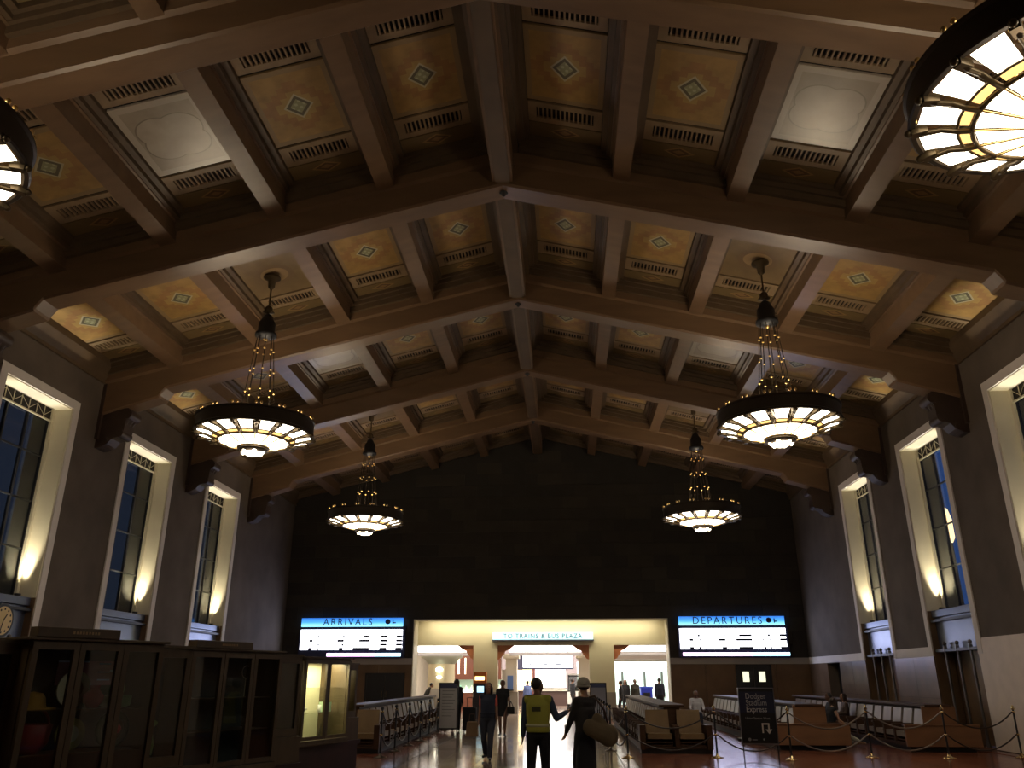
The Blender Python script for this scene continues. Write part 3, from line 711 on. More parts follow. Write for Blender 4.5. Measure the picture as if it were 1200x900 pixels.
RED = floor_mat('red_tile', (.20, .065, .035), (.16, .05, .028), (.06, .03, .02), .6, .2)
BORD = mat('border_stone', (.07, .04, .03), .15, noise=.2)
mb = MB(); mb.box(-HW - 1.1, HW + 1.1, YB, YF + 1.2, -.2, -.012); obj('slab', mb, RED, fl)
mb = MB(); mb.box(-9.3, 9.3, YF + 1.1, 66.3, -.2, 0); obj('slab', mb, AISLE, fl, label='pale floor of the passage')
mb = MB(); mb.box(-2.42, 2.42, 29.2, YF + 1.1, -.05, 0); obj('slab', mb, AISLE, fl)
mb = MB(); mb.box(-2.42, 2.42, YB, 15.6, -.05, 0); obj('slab', mb, AISLE, fl)
for s in (1, -1): obj('border_strip', MB().box(s * 2.42, s * 2.72, YB, YF, -.05, .0), BORD, fl)
tms = [MB().box(-.3965, .3965, -.3965, .3965, -.05, 0).mesh('floor_tile', mat('tile_a%d' % k, c, r, noise=.15, nscale=2.2, bump=.03)) for k, (c, r) in enumerate((((.27, .20, .16), .12), ((.23, .17, .135), .15), ((.30, .23, .19), .10)))]
for i in range(6):
    for j in range(17): link('floor_tile', random.choice(tms), fl, (-2.0 + .8 * i, 16.0 + .8 * j, 0))
tms = [MB().box(-.396, .396, -.396, .396, -.05, 0).mesh('floor_tile', mat('tile_r%d' % k, c, .2, noise=.15, nscale=2, bump=.03)) for k, c in enumerate(((.20, .065, .035), (.17, .052, .028), (.22, .08, .045)))]
for i in range(11):
    for j in range(9): link('floor_tile', random.choice(tms), fl, (3.13 + .8 * i, 16.5 + .8 * j, 0))
mb = MB(); mb.box(2.72, HW, 23.3, YF, -.05, 0); mb.box(-HW, -2.72, YB, YF, -.05, 0); mb.box(2.72, HW, YB, 16.1, -.05, 0); mb.box(11.93, HW, 16.1, 23.3, -.05, 0); obj('slab', mb, RED, fl)
tag(obj('wall_back', MB().box(-HW - 1, HW + 1, YB - .3, YB, 0, 14), ACOU, kind='structure'), 'plain brown wall behind the camera', 'wall')

# ================================================================== CHANDELIERS
GLOW = emit('lit_glass', (1, .90, .72), GLASS_E); GLOW2 = emit('lit_glass_warm', (1, .62, .20), 1.7)
def make_chandelier(loc, label):
    t = thing('chandelier', label, 'chandelier', loc, 0, 'round bronze chandeliers')   # origin = ring bottom centre
    b = MB()   # ring band, open top
    n = 64; prof = [(1.45, 0), (1.47, .02), (1.47, .05), (1.44, .07), (1.44, .33), (1.47, .35), (1.47, .38), (1.40, .38), (1.40, .0)]
    for k in range(len(prof)):
        r1, z1 = prof[k]; r2, z2 = prof[(k + 1) % len(prof)]
        v = [(r1 * cos(2 * pi * i / n), r1 * sin(2 * pi * i / n), z1) for i in range(n)] + [(r2 * cos(2 * pi * i / n), r2 * sin(2 * pi * i / n), z2) for i in range(n)]
        b.add(v, [(i, (i + 1) % n, (i + 1) % n + n, i + n) for i in range(n)], True)
    obj('ring_band', b, BRONZE, t)
    N = 16
    def sect(r0, z0, r1, z1, a0, a1, th=.012):
        v = []
        for dz in (0, th):
            v += [(r0 * cos(a0), r0 * sin(a0), z0 + dz), (r1 * cos(a0), r1 * sin(a0), z1 + dz), (r1 * cos(a1), r1 * sin(a1), z1 + dz), (r0 * cos(a1), r0 * sin(a1), z0 + dz)]
        return [v[3], v[2], v[1], v[0], v[7], v[6], v[5], v[4]]
    A = pi / N
    og = MB(); og.hexa(sect(1.37, .0, 1.02, -.10, -A * .62, A * .62)); ogm = og.mesh('glass_panel', GLOW)
    og = MB(); og.hexa(sect(.99, -.11, .90, -.14, -A * .66, A * .66)); osm = og.mesh('amber_glass', GLOW2)
    ig = MB(); ig.hexa(sect(.84, -.17, .34, -.31, -A * .84, A * .84)); igm = ig.mesh('glass_panel', GLOW)
    br = MB()  # bracket arm with curl
    br.path([(1.43, 0, .0), (1.3, 0, -.06), (1.15, .0, -.07), (1.0, 0, -.14), (.88, 0, -.17)], .032, 7); br.cbox((1.36, 0, -.02), (.16, .10, .09)); br.ball((1.47, 0, -.02), .045)
    brm = br.mesh('bracket', mat('gilt_dark', (.10, .07, .035), .4, .7))
    rb = MB(); rb.path([(.86, 0, -.18), (.34, 0, -.325)], .013, 6); rbm = rb.mesh('rib', GOLD)
    fi = MB()
    fi.tube((1.43, 0, .34), (1.43, 0, .42), .014, n=6); fi.ball((1.43, 0, .45), .034, 8, 6)
    fim = fi.mesh('finial', GOLD)
    for k in range(N):
        a = 2 * pi * k / N
        link('glass_panel', ogm, t, rot=(0, 0, a + A)); link('amber_glass', osm, t, rot=(0, 0, a + A)); link('bracket', brm, t, rot=(0, 0, a)); link('finial', fim, t, rot=(0, 0, a - .042)); link('finial', fim, t, rot=(0, 0, a + .042))
        link('inner_glass_panel', igm, t, rot=(0, 0, a + A)); link('rib', rbm, t, rot=(0, 0, a))
    for nm, r, z, th in (('inner_ring', .87, -.165, .028), ('inner_ring', 1.005, -.105, .018), ('core_ring', .36, -.32, .04)):
        b = MB(); pts = [(r * cos(2 * pi * i / 32), r * sin(2 * pi * i / 32), z) for i in range(33)]; b.path(pts, th, 6); obj(nm, b, mat('gilt_dark', (0, 0, 0)), t)
    b = MB(); b.lathe([(.34, -.30), (.34, -.38), (.26, -.44), (.22, -.44), (.22, -.34)], 20); obj('core_drum', b, BRONZE, t)
    for k in range(6):
        a = 2 * pi * k / 6; b = MB(); b.ball((.24 * cos(a), .24 * sin(a), -.42), (.06, .06, .07), 10, 7); obj('bulb', b, emit('bulb', (1, .88, .62), 9), t)
    b = MB(); b.lathe([(.02, -.52), (.16, -.50), (.18, -.44), (.16, -.40)], 16); obj('bottom_lens', b, GLOW, t)
    # suspension
    KNOB = MB().lathe([(.01, -.02), (.035, 0), (.035, .015), (.01, .03)], 8).mesh('knob', GOLD)
    for k in range(8):
        a = 2 * pi * (k + .5) / 8; p = Vector((.46 * cos(a), .46 * sin(a), .1)); q = Vector((.20 * cos(a), .20 * sin(a), 2.72))
        b = MB(); b.tube(p, q, .011, n=6)
        rd = obj('suspension_rod', b, BRONZE, t)
        for u in (.18, .40, .62, .84):
            c = p.lerp(q, u); link('knob', KNOB, rd, c)
    b = MB()
    for k in range(8):
        a = 2 * pi * (k + .5) / 8; b.tube((.46 * cos(a), .46 * sin(a), .1), (1.41 * cos(a), 1.41 * sin(a), .06), .018, n=6)
    obj('spider', b, BRONZE, t)
    b = MB(); b.lathe([(.0, 2.62), (.10, 2.66), (.28, 2.72), (.28, 2.80), (.22, 2.84), (.22, 3.10), (.16, 3.2), (.12, 3.3), (.05, 3.36)], 20); obj('cap', b, IRON, t)
    b = MB(); b.ball((0, 0, 2.66), .07); obj('cap_finial', b, GOLD, t)
    b = MB(); b.tube((0, 0, 3.3), (0, 0, 4.4), .022, n=8); b.ball((0, 0, 3.5), (.11, .11, .12)); b.lathe([(.02, 3.38), (.16, 3.42), (.05, 3.47)], 12); obj('stem', b, mat('gilt_dark', (0, 0, 0)), t)
    b = MB(); b.lathe([(.03, 4.1), (.09, 4.16), (.10, 4.36), (.22, 4.42), (.22, 4.46)], 16); obj('canopy', b, mat('gilt_dark', (0, 0, 0)), t)
    return t
ch = make_chandelier((-6.5, BC(0), 7.5), 'x')
def chand_lights(t):
    lamp('POINT', (0, 0, .22), P_CHAND_UP, (1, .78, .50), size=.45, parent=t)
    lamp('POINT', (0, 0, -.95), P_CHAND * .0 + 60, (1, .84, .64), size=.35, parent=t)
chl = {(-1, 0): 'chandelier cut by the left edge of the picture', (1, 0): 'largest chandelier, cut by the upper right corner', (-1, 2): 'left chandelier of the middle pair, before the second truss',
       (1, 2): 'right chandelier of the middle pair', (-1, 4): 'small left chandelier nearest the far wall', (1, 4): 'small right chandelier nearest the far wall'}
for (s, n), lb in chl.items():
    if (s, n) == (-1, 0): ch['label'] = lb; ch.location.x = -6.38; o = ch
    else: o = dup(ch, (s * 6.5, BC(n), 7.5), 0, lb)
    if n == 0: o.location.z = 7.45
    chand_lights(o)

# ================================================================== DISPLAY CASES (left foreground)
OAK = mat('case_oak', (.072, .046, .018), .5, noise=.2, nscale=2, stretch=(4, 4, .7))
PLINTH = mat('case_plinth', (.035, .012, .010), .4, noise=.2)
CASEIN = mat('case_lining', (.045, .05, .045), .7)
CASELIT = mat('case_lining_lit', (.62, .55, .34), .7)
CGL = glass('case_glass', (.95, 1, 1), .96, .02)
SHELF = glass('shelf_glass', (.97, 1, .98), .95, .05)
KM = {}
def kiosk(key, label, p0, p1, zb, zt, doors, lit=False, header=True, nl=.6, nr=.6, nzb=None, nzt=None):
    p0, p1 = Vector((*p0, 0)), Vector((*p1, 0)); d = p1 - p0; L = d.length; rz = math.atan2(d.y, d.x)
    t = thing('display_case', label, 'display case', p0, rz); KM[key] = (p0, rz, L)
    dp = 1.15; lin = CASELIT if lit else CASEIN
    nzb = nzb or zb + .28; nzt = nzt or zt - .03
    obj('plinth', MB().box(-nl, L + nr, .14, dp, 0.0, zb - .08), PLINTH, t)
    obj('plinth_moulding', MB().box(-nl - .03, L + nr + .03, .10, dp, zb - .16, zb - .08).box(-nl - .02, L + nr + .02, .11, dp, 0, .1), PLINTH, t)
    b = MB(); b.box(-.03, L + .03, -.03, dp, zb - .08, zb); b.box(0, L, 0, dp, zt - .06, zt); b.box(-.05, L + .05, -.05, dp, zt, zt + .03)
    b.box(0, .05, .05, dp, zb, zt); b.box(L - .05, L, .05, dp, zb, zt)
    obj('carcass', b, OAK, t, bevel=.006)
    obj('back_panel', MB().box(.05, L - .05, dp - .5, dp - .45, zb, zt - .06), lin, t)
    if header:
        h = obj('header', MB().box(L * .0, L * .6, -.07, .1, zt + .03, zt + .13), OAK, t, bevel=.006)
        gm = MB().box(-.011, .011, -.004, 0, -.014, .014).mesh('gilt_letter', mat('faded_gilt', (.30, .20, .09), .5))
        for k in range(9): link('gilt_letter', gm, h, (L * .34 + (k - 4) * .034, -.071, zt + .08))
    # doors
    w_ = L / doors
    for k in range(doors):
        a, c = k * w_, (k + 1) * w_; e = .065
        b = MB(); b.box(a + .004, a + e, -.02, .03, zb + .01, zt - .02); b.box(c - e, c - .004, -.02, .03, zb + .01, zt - .02)
        b.box(a + e, c - e, -.02, .03, zb + .01, zb + .07); b.box(a + e, c - e, -.02, .03, zt - .09, zt - .02)
        dr = obj('door', b, OAK, t); obj('glass_pane', MB().box(a + e, c - e, .002, .008, zb + .07, zt - .09), CGL, dr)
    zs = (zb + .45, zb + .88)
    for z in zs: obj('shelf', MB().box(.05, L - .05, .12, dp - .5, z, z + .012), SHELF if lit else OAK, t)
    # recessed end niches
    for a, c in ((-nl, -.0), (L, L + nr)):
        if c - a < .1: continue
        y0 = .22; e = .07
        b = MB(); b.box(a, c, y0, dp, nzb - .05, nzb); b.box(a, c, y0, dp, nzt - .05, nzt); b.box(a - .02, c + .02, y0 - .02, dp, nzt, nzt + .03)
        b.box(a, a + e, y0, y0 + .05, nzb, nzt); b.box(c - e, c, y0, y0 + .05, nzb, nzt); b.box(a + e, c - e, y0, y0 + .05, nzb, nzb + .06); b.box(a + e, c - e, y0, y0 + .05, nzt - .11, nzt - .05)
        out_x = (a, a + .03) if a < 0 else (c - .03, c); b.box(*out_x, y0 + .05, dp, nzb, nzt)
        b.box(a, c, .14, dp, zb - .08, nzb - .05)
        nc = obj('end_niche', b, OAK, t); obj('glass_pane', MB().box(a + e, c - e, y0 + .02, y0 + .026, nzb + .06, nzt - .11), CGL, nc)
        obj('back_panel', MB().box(a + .03, c - .03, dp - .45, dp - .42, nzb, nzt - .05), lin, t)
    if lit:
        for k in range(doors): lamp('AREA', ((k + .5) * w_, .3, zt - .08), 24, (1, .85, .55), (0, 0, 0), w_ * .8, t, sy=.3)
        lamp('AREA', (L + nr / 2, .5, nzt - .07), 2.5, (1, .85, .52), (0, 0, 0), .3, t)
        lamp('AREA', (-nl / 2, .5, nzt - .07), 3, (1, .88, .6), (0, 0, 0), .3, t)
    return t
kiosk('a', 'largest dark oak display case with three glazed doors at the left edge', (-4.27, 8.4), (-3.50, 9.7), .55, 2.13, 3, nl=1.1, nr=.55)
kiosk('b', 'second dark oak display case, unlit, with lettered header', (-3.85, 11.25), (-3.16, 12.9), .60, 2.12, 3, nl=.2, nr=.75, nzb=.95)
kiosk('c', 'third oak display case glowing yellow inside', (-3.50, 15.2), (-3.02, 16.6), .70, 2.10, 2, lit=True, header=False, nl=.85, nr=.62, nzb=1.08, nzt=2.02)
def in_case(key, name, label, cat, mbs, u, y, z, group=None):
    p0, rz, L = KM[key]; c, s_ = cos(rz), sin(rz)
    loc = (p0.x + u * c - y * s_, p0.y + u * s_ + y * c, z)
    if len(mbs) == 1:
        o = obj(name, mbs[0][1], mbs[0][2], None, loc, (0, 0, rz)); return tag(o, label, cat, group)
    t = thing(name, label, cat, loc, rz, group)
    for pn, mb, m in mbs: obj(pn, mb, m, t)
    return t
def M(n, c, r=.5, **k): return mat(n, c, r, **k)
hat = lambda: MB().lathe([(.24, 0), (.24, .015), (.14, .03), (.12, .12), (.09, .16), (0, .18)], 20)
ZA = .55
in_case('a', 'straw_hat', 'ochre round hat on the shelf behind the first door', 'hat', [('hat', hat(), M('ochre', (.5, .27, .05)))], .28, .34, ZA + .893)
in_case('a', 'red_basket', 'dark red woven basket at the bottom behind the first door', 'basket', [('bowl', MB().lathe([(.12, 0), (.2, .1), (.22, .28), (.2, .29), (.17, .12)], 20), M('crimson', (.28, .02, .03))), ('handle', MB().path([(.2 * cos(a), 0, .27 + .18 * sin(a)) for a in [k * pi / 8 for k in range(9)]], .014, 6), M('crimson2', (.2, .02, .02)))], .30, .34, ZA + .463)
in_case('a', 'cream_plate', 'cream plate with a dark centre standing behind the middle door', 'plate', [('rim', MB().tube((0, 0, .2), (0, .02, .2), .19, n=28), M('cream', (.55, .5, .35))), ('centre', MB().tube((0, -.006, .2), (0, 0, .2), .10, n=24), M('umber', (.2, .13, .06)))], .74, .40, ZA + .893)
in_case('a', 'red_vase', 'small red and black vase beside the cream plate', 'vase', [('body', MB().lathe([(.05, 0), (.10, .06), (.11, .13), (.05, .2), (.06, .24)], 16), M('redglaze', (.45, .03, .04), .25))], .92, .30, ZA + .893)
in_case('a', 'gilt_plate', 'yellow green round plate leaning at the bottom of the middle door', 'plate', [('rim', MB().tube((0, 0, .17), (0, .02, .17), .165, n=28), M('olive', (.3, .3, .08))), ('centre', MB().tube((0, -.006, .17), (0, 0, .17), .09, n=24), M('pale_olive', (.45, .45, .3)))], .76, .36, ZA + .463)
in_case('a', 'striped_rectangle', 'mauve textile with pale stripes hanging behind the last two doors', 'rectangle', [('base_sheet', MB().box(0, .82, 0, .012, 0, .26), M('mauve_fill', (.30, .13, .20), emis=None))] + [('stripe', MB().box(a, c, -.004, 0, z, z + .016), M('pale_stripe', (.5, .55, .85))) for a, c, z in ((.0, .36, .245), (.48, .62, .225), (.48, .62, .135), (.62, .80, .15), (.48, .63, .05))], .62, .6, ZA + 1.13)  # flat mauve rectangle with paler stripes on its front
in_case('a', 'green_pot', 'low green planter with little lights behind the third door', 'planter', [('pot', MB().lathe([(.1, 0), (.16, .02), (.17, .12), (.14, .13)], 16), M('pot_green', (.08, .14, .06))), ('leaf', MB().ball((.04, 0, .2), (.05, .03, .09)), M('leaf_green', (.12, .25, .08))), ('leaf', MB().ball((-.06, 0, .18), (.04, .03, .08)), M('leaf_green', (.1, .2, .1)))], 1.22, .35, ZA + .893)
in_case('a', 'wreath', 'dark wreath with a red bow at the bottom of the third door', 'wreath', [('ring', MB().path([(.17 * cos(k * pi / 8), 0, .2 + .17 * sin(k * pi / 8)) for k in range(17)], .035, 7), M('wreath_dark', (.04, .06, .03))), ('bow', MB().ball((0, -.03, .2), (.09, .03, .06)), M('bow_red', (.45, .04, .04)))], 1.24, .36, ZA + .463)
in_case('a', 'pink_bundle', 'pink flowers at the left edge of the first case', 'flowers', [('bloom', MB().ball((0, 0, .14), (.14, .1, .14)), M('pink', (.45, .04, .10)))], -.55, .5, 1.36)
in_case('a', 'green_statuette', 'green draped statuette with a silver head in the end niche of the first case', 'statuette', [('robe', MB().lathe([(.11, 0), (.12, .1), (.08, .3), (.05, .42)], 14), M('robe_green', (.15, .24, .07))), ('head', MB().ball((0, 0, .48), .05), M('silver_head', (.6, .6, .6), .2, metal=.8)), ('arm', MB().tube((-.1, -.05, .22), (.1, -.05, .36), .03), M('robe_green', (.15, .24, .07)))], 1.74, .5, .90)
in_case('a', 'red_flowers', 'red flowers around the green statuette', 'flowers', [('bloom', MB().ball((0, 0, .05), (.05, .05, .05)), M('bloom_red', (.6, .03, .02)))], 1.66, .38, .90)
in_case('b', 'wire_ornament', 'thin round wire ornament behind the last door of the second case', 'ornament', [('ring', MB().path([(.09 * cos(k * pi / 8), 0, .09 * sin(k * pi / 8)) for k in range(17)], .006, 5), M('wire', (.5, .45, .35), .3, metal=.8)), ('stand', MB().tube((0, 0, -.35), (0, 0, -.09), .006, n=6), M('wire', (.5, .45, .35)))], 1.48, .4, 1.845)
in_case('b', 'folded_paper', 'pale folded papers lying at the bottom of the second case', 'papers', [('sheet', MB().box(-.12, .12, -.06, .06, 0, .03), M('paper', (.5, .48, .42)))], 1.4, .3, .603)
in_case('b', 'small_box', 'tiny pale box at the bottom of the second case middle door', 'box', [('body', MB().box(-.08, .08, -.05, .05, 0, .03), M('paper', (.5, .48, .42)))], .85, .3, .603)
ZC = .70
in_case('c', 'table_lamp', 'slender pale lamp figure on the upper shelf of the glowing case', 'lamp', [('stem', MB().tube((0, 0, 0), (0, 0, .3), .018), M('dk_stem', (.1, .07, .03))), ('globe', MB().ball((0, 0, .33), .045), M('globe', (.8, .75, .6)))], .36, .32, ZC + .893)
in_case('c', 'shell_bowl', 'white shell bowl on the middle shelf of the glowing case', 'bowl', [('bowl', MB().lathe([(.04, 0), (.13, .05), (.14, .08), (.11, .07)], 16), M('shell', (.75, .7, .55)))], .36, .3, ZC + .463)
in_case('c', 'green_box', 'pale green box in the right half of the glowing case', 'box', [('box', MB().box(-.09, .09, -.08, .08, 0, .17), M('mint', (.45, .6, .4)))], 1.14, .3, ZC + .463)
in_case('c', 'white_cup', 'white cup beside the pale green box', 'cup', [('cup', MB().lathe([(.03, 0), (.035, .12), (.03, .12), (.028, .02)], 12), M('china', (.8, .78, .7)))], .93, .28, ZC + .463)
in_case('c', 'dark_bottle', 'dark bottle at the bottom of the glowing case', 'bottle', [('body', MB().lathe([(.035, 0), (.035, .15), (.012, .2), (.012, .25)], 12), M('bottle_dark', (.05, .04, .03), .2))], 1.05, .3, ZC + .003)
in_case('c', 'small_dress', 'small dark dress on a stand in the end niche of the glowing case', 'dress', [('dress', MB().lathe([(.11, 0), (.05, .2), (.07, .3), (.03, .36)], 12), M('dress_dark', (.04, .035, .05))), ('stand', MB().tube((0, 0, -.28), (0, 0, 0), .01), IRON)], 1.72, .5, 1.58)
in_case('c', 'dark_figurine', 'black box shaped figurine at the bottom of the end niche', 'figurine', [('body', MB().box(-.05, .05, -.04, .04, 0, .14), IRON)], 1.66, .42, 1.082)

# ================================================================== SETTEES
LEATH = mat('tan_leather', (.20, .13, .065), .5, noise=.12, nscale=3, spec=.3)
LEATH2 = mat('grey_tan_leather', (.23, .19, .16), .38, noise=.12, nscale=3, spec=.4)
SEATW = mat('settee_wood', (.055, .027, .014), .55, spec=.2, noise=.2, nscale=2, stretch=(1, .4, 4))
SEATP = mat('settee_panel', (.20, .098, .048), .4, noise=.15, nscale=1.5, stretch=(1, 1, 3))
PITCH = .74
def seat_meshes(lea):
    s1 = MB(); s1.box(-.30, .30, -.27, .27, .34, .46)
    b1 = MB(); b1.hexa([(-.30, .17, .46), (.30, .17, .46), (.30, .29, .46), (-.30, .29, .46), (-.29, .29, 1.0), (.29, .29, 1.0), (.29, .38, 1.0), (-.29, .38, 1.0)])
    a1 = MB(); a1.box(-.05, .05, -.30, .30, .14, .60); a1.box(-.065, .065, -.33, .30, .60, .645)
    f1 = MB()
    for z in (.18, .25): f1.box(-.32, .32, -.26, -.23, z, z + .03)
    return [s1.mesh('seat_cushion', lea), b1.mesh('back_cushion', lea), a1.mesh('armrest', SEATW), f1.mesh('front_rail', SEATW)]
SM = {0: seat_meshes(LEATH), 1: seat_meshes(LEATH2)}
def seat(t, x, y, rz, k, arm_l=True, arm_r=False):
    """one seat facing local -Y turned by rz"""
    M4 = Matrix.Rotation(rz, 4, 'Z')
    for i, nm in ((0, 'seat_cushion'), (1, 'back_cushion'), (3, 'front_rail')): link(nm, SM[k][i], t, (x, y, 0), (0, 0, rz))
    for f, s in ((arm_l, -1), (arm_r, 1)):
        if f:
            v = M4 @ Vector((s * PITCH / 2, 0, 0)); link('armrest', SM[k][2], t, (x + v.x, y + v.y, 0), (0, 0, rz))
def island(label, x0, x1, y0, y1, end_seats=False, k=0, sides=(1, 1)):
    t = thing('settee_island', label, 'bench', ((x0 + x1) / 2, y0, 0), 0, 'long back-to-back wooden settees'); W = (x1 - x0) / 2; L = y1 - y0
    ys = .66 if end_seats else .10
    obj('base', MB().box(-W + .12, W - .12, .15, L - .1, 0, .14), mat('kick_black', (.012, .010, .010), .6), t)
    if end_seats: obj('kickboard', MB().box(-W + .05, W - .05, .10, .5, .0, .14), MATS['kick_black'], t)
    obj('spine', MB().box(-W + .72, W - .72, ys, L, .14, 1.06), SEATW, t)
    obj('top_rail', MB().box(-W + .60, W - .60, ys - .04, L, 1.06, 1.12), SEATW, t, bevel=.01)
    obj('deck', MB().box(-W + .05, W - .05, ys - .02, L, .14, .2), SEATW, t)
    if end_seats:
        for s in (-1, 1): seat(t, s * PITCH / 2 * 1.08, .34, 0, k, arm_l=(s > 0), arm_r=False)
        for s in (-1, 1): obj('end_post', MB().box(s * (W - .1) - .07, s * (W - .1) + .07, .02, .62, .1, .66), SEATW, t)
        obj('lower_rail', MB().box(-W + .1, W - .1, .06, .10, .12, .17), SEATW, t)
    else:
        obj('end_panel', MB().box(-W, W, 0, .08, .13, .62), SEATP, t, bevel=.008); obj('panel_cap', MB().box(-W - .01, W + .01, -.02, .10, .62, .655), SEATP, t, bevel=.006)
        obj('end_back', MB().box(-.42, .42, .08, .14, .655, 1.08), SEATP, t, bevel=.01)
    n = int((L - ys - .1) / PITCH)
    for j in range(n):
        y = ys + .12 + PITCH * (j + .5)
        if sides[0]: seat(t, -W + .36, y, -pi / 2, k, arm_l=True, arm_r=(j == 0))
        if sides[1]: seat(t, W - .36, y, pi / 2, k, arm_l=(j == 0), arm_r=True)
    return t
island('settee island ending in two tan leather seats that face the camera', 2.98, 4.83, 21.98, 35.5, True, 0)
island('settee island with a plain wooden end panel behind the black poster stand', 6.60, 8.52, 23.2, 36, False, 1)
island('settee island with a plain wooden end panel nearest the right wall', 9.80, 11.66, 22.9, 36, False, 1)
island('settee island along the left side of the aisle beyond the display cases', -5.15, -3.42, 21.5, 34.5, True, 0)
island('settee island farther left, mostly behind the display cases', -8.9, -7.1, 23.5, 36, False, 0, sides=(0, 1))

# ================================================================== ROPE POSTS
ROPE = mat('dark_rope', (.030, .020, .018), .45); ROPEL = mat('sheen_rope', (.20, .17, .15), .35, metal=.3)
pm_ = {'foot': MB().lathe([(.15, 0), (.15, .015), (.09, .03), (.035, .05), (.03, .09)], 18).mesh('foot', BRASS),
       'pole': MB().tube((0, 0, .06), (0, 0, 1.06), .022, n=10).mesh('pole', IRON),
       'finial': MB().lathe([(.03, 1.05), (.045, 1.08), (.02, 1.11), (.03, 1.13), (0, 1.16)], 12).mesh('finial', BRASS),
       'ring': MB().lathe([(.024, 0), (.04, .01), (.04, .035), (.024, .045)], 12).mesh('rope_ring', BRASS)}
pm_['foot_d'] = MB().lathe([(.16, 0), (.16, .015), (.09, .03), (.035, .05), (.03, .09)], 18).mesh('foot', mat('dull_foot', (.10, .085, .07), .35, metal=.8))
pm_['fin_d'] = MB().lathe([(.03, 1.05), (.04, 1.08), (.03, 1.11), (0, 1.12)], 12).mesh('cap', IRON)
def post(x, y, label, group, brass=True):
    t = thing('rope_post', label, 'post', (x, y, 0), 0, group)
    link('foot', pm_['foot' if brass else 'foot_d'], t); link('pole', pm_['pole'], t); link('finial', pm_['finial' if brass else 'fin_d'], t)
    for z in (1.0, .5): link('rope_ring', pm_['ring'], t, (0, 0, z - .02))
    return t
def rope(a, b_, z, sag, label, group, m=None, r=.017):
    n = 12; pts = []
    a, b_ = Vector((*a, z)), Vector((*b_, z)); d = (b_ - a).normalized(); a = a + d * .04; b_ = b_ - d * .04
    for i in range(n + 1):
        u = i / n; p = a.lerp(b_, u); p.z -= sag * 4 * u * (1 - u); pts.append(p)
    o = obj('barrier_rope', MB().path(pts, r, 8), m or ROPE); return tag(o, label, 'rope', group)
right_row = [(2.62, 20.9), (4.72, 21.1), (6.33, 20.65), (8.37, 21.38), (10.1, 21.28), (11.9, 21.6)]
rl = ['at the corner of the right aisle row', 'beside the two leather seats', 'in front of the plain settee end', 'beside the stretched legs', 'before the far right settee', 'next to the right wall']
for (x, y), l in zip(right_row, rl): post(x, y, 'black rope post with brass foot ' + l, 'brass-footed rope posts across the right')
for i in range(5):
    for z, s, w_ in ((1.0, .36, 'upper'), (.5, .34, 'lower')):
        rope(right_row[i], right_row[i + 1], z, s, '%s sagging rope from the post %s' % (w_, rl[i]), 'ropes across the right', ROPEL if i in (2, 3) else ROPE)
ry = [22.9, 24.6, 26.4, 28.2, 30.0, 31.8]
ordn = ['nearest', 'second', 'third', 'fourth', 'fifth', 'sixth', 'seventh', 'farthest']
prev = right_row[0]
for i, y in enumerate(ry):
    post(2.33, y, '%s dark rope post in the right aisle row' % ordn[i], 'rope posts along the right of the aisle', False)
    for z, s, w_ in ((1.0, .30, 'upper'), (.5, .30, 'lower')): rope(prev, (2.33, y), z, s, '%s rope reaching the %s post of the right aisle row' % (w_, ordn[i]), 'ropes along the right of the aisle')
    prev = (2.33, y)
ly = [20.6, 22.3, 24.2, 26.1, 27.8, 29.5, 31.4, 33.4]; prev = None
for i, y in enumerate(ly):
    post(-3.2, y, '%s dark rope post in the left aisle row' % ordn[i], 'rope posts along the left of the aisle', False)
    if prev:
        for z, s, w_ in ((1.0, .30, 'upper'), (.5, .30, 'lower')): rope(prev, (-3.2, y), z, s, '%s rope reaching the %s post of the left aisle row' % (w_, ordn[i]), 'ropes along the left of the aisle')
    prev = (-3.2, y)

# ================================================================== SIGN STANDS
t = thing('poster_stand', 'black poster stand for the stadium bus with navy top, among the ropes', 'sign', (5.08, 18.0, 0), radians(-4))
obj('panel', MB().box(-.345, .345, -.02, .02, .53, 1.55), mat('sign_black', (.008, .009, .010), .45), t)
obj('navy_field', MB().box(-.345, .345, -.024, -.02, 1.10, 1.50), mat('sign_blue', (.012, .018, .055), .45), t)
obj('frame_edge', MB().box(-.36, -.345, -.03, .03, .5, 1.57).box(.345, .36, -.03, .03, .5, 1.57).box(-.36, .36, -.03, .03, 1.55, 1.575).box(-.36, .36, -.03, .03, .5, .53), mat('chrome_edge', (.3, .3, .32), .3, metal=.9), t)
TXT = mat('sign_text', (.42, .44, .48), .6); TXT2 = mat('sign_text_pale', (.6, .62, .65), .6)
for k, (wd, m_) in enumerate((('Dodger', TXT), ('Stadium', TXT), ('Express', TXT2))): text(wd, .155, m_, t, (-.22, -.026, 1.41 - k * .125), (radians(90), 0, 0), .001, 'LEFT', sx=.85)
text('Union Station West', .06, TXT, t, (-.25, -.022, .995), (radians(90), 0, 0), .001, 'LEFT')
b = MB(); b.box(.06, .09, -.024, -.02, .72, .90); b.box(.06, .21, -.024, -.02, .875, .905); b.box(.18, .21, -.024, -.02, .76, .90); b.prism([(.13, .79), (.26, .79), (.195, .70)][::-1], -.024, -.02)
obj('arrow', b, mat('arrow_white', (.75, .75, .72), .6), t)
b = MB(); b.tube((-.2, -.024, .60), (-.2, -.02, .60), .03, n=20); obj('round_logo', b, TXT, t)
b = MB(); b.box(-.15, -.05, -.024, -.02, .585, .60); obj('small_print', b, TXT, t)
b = MB(); b.tube((.08, -.024, .60), (.08, -.02, .60), .018, n=16); obj('round_logo', b, TXT, t)
for s in (-1, 1): obj('leg', MB().tube((s * .335, 0, 0), (s * .335, 0, .53), .012).box(s * .335 - .02, s * .335 + .02, -.2, .2, 0, .015), IRON, t)
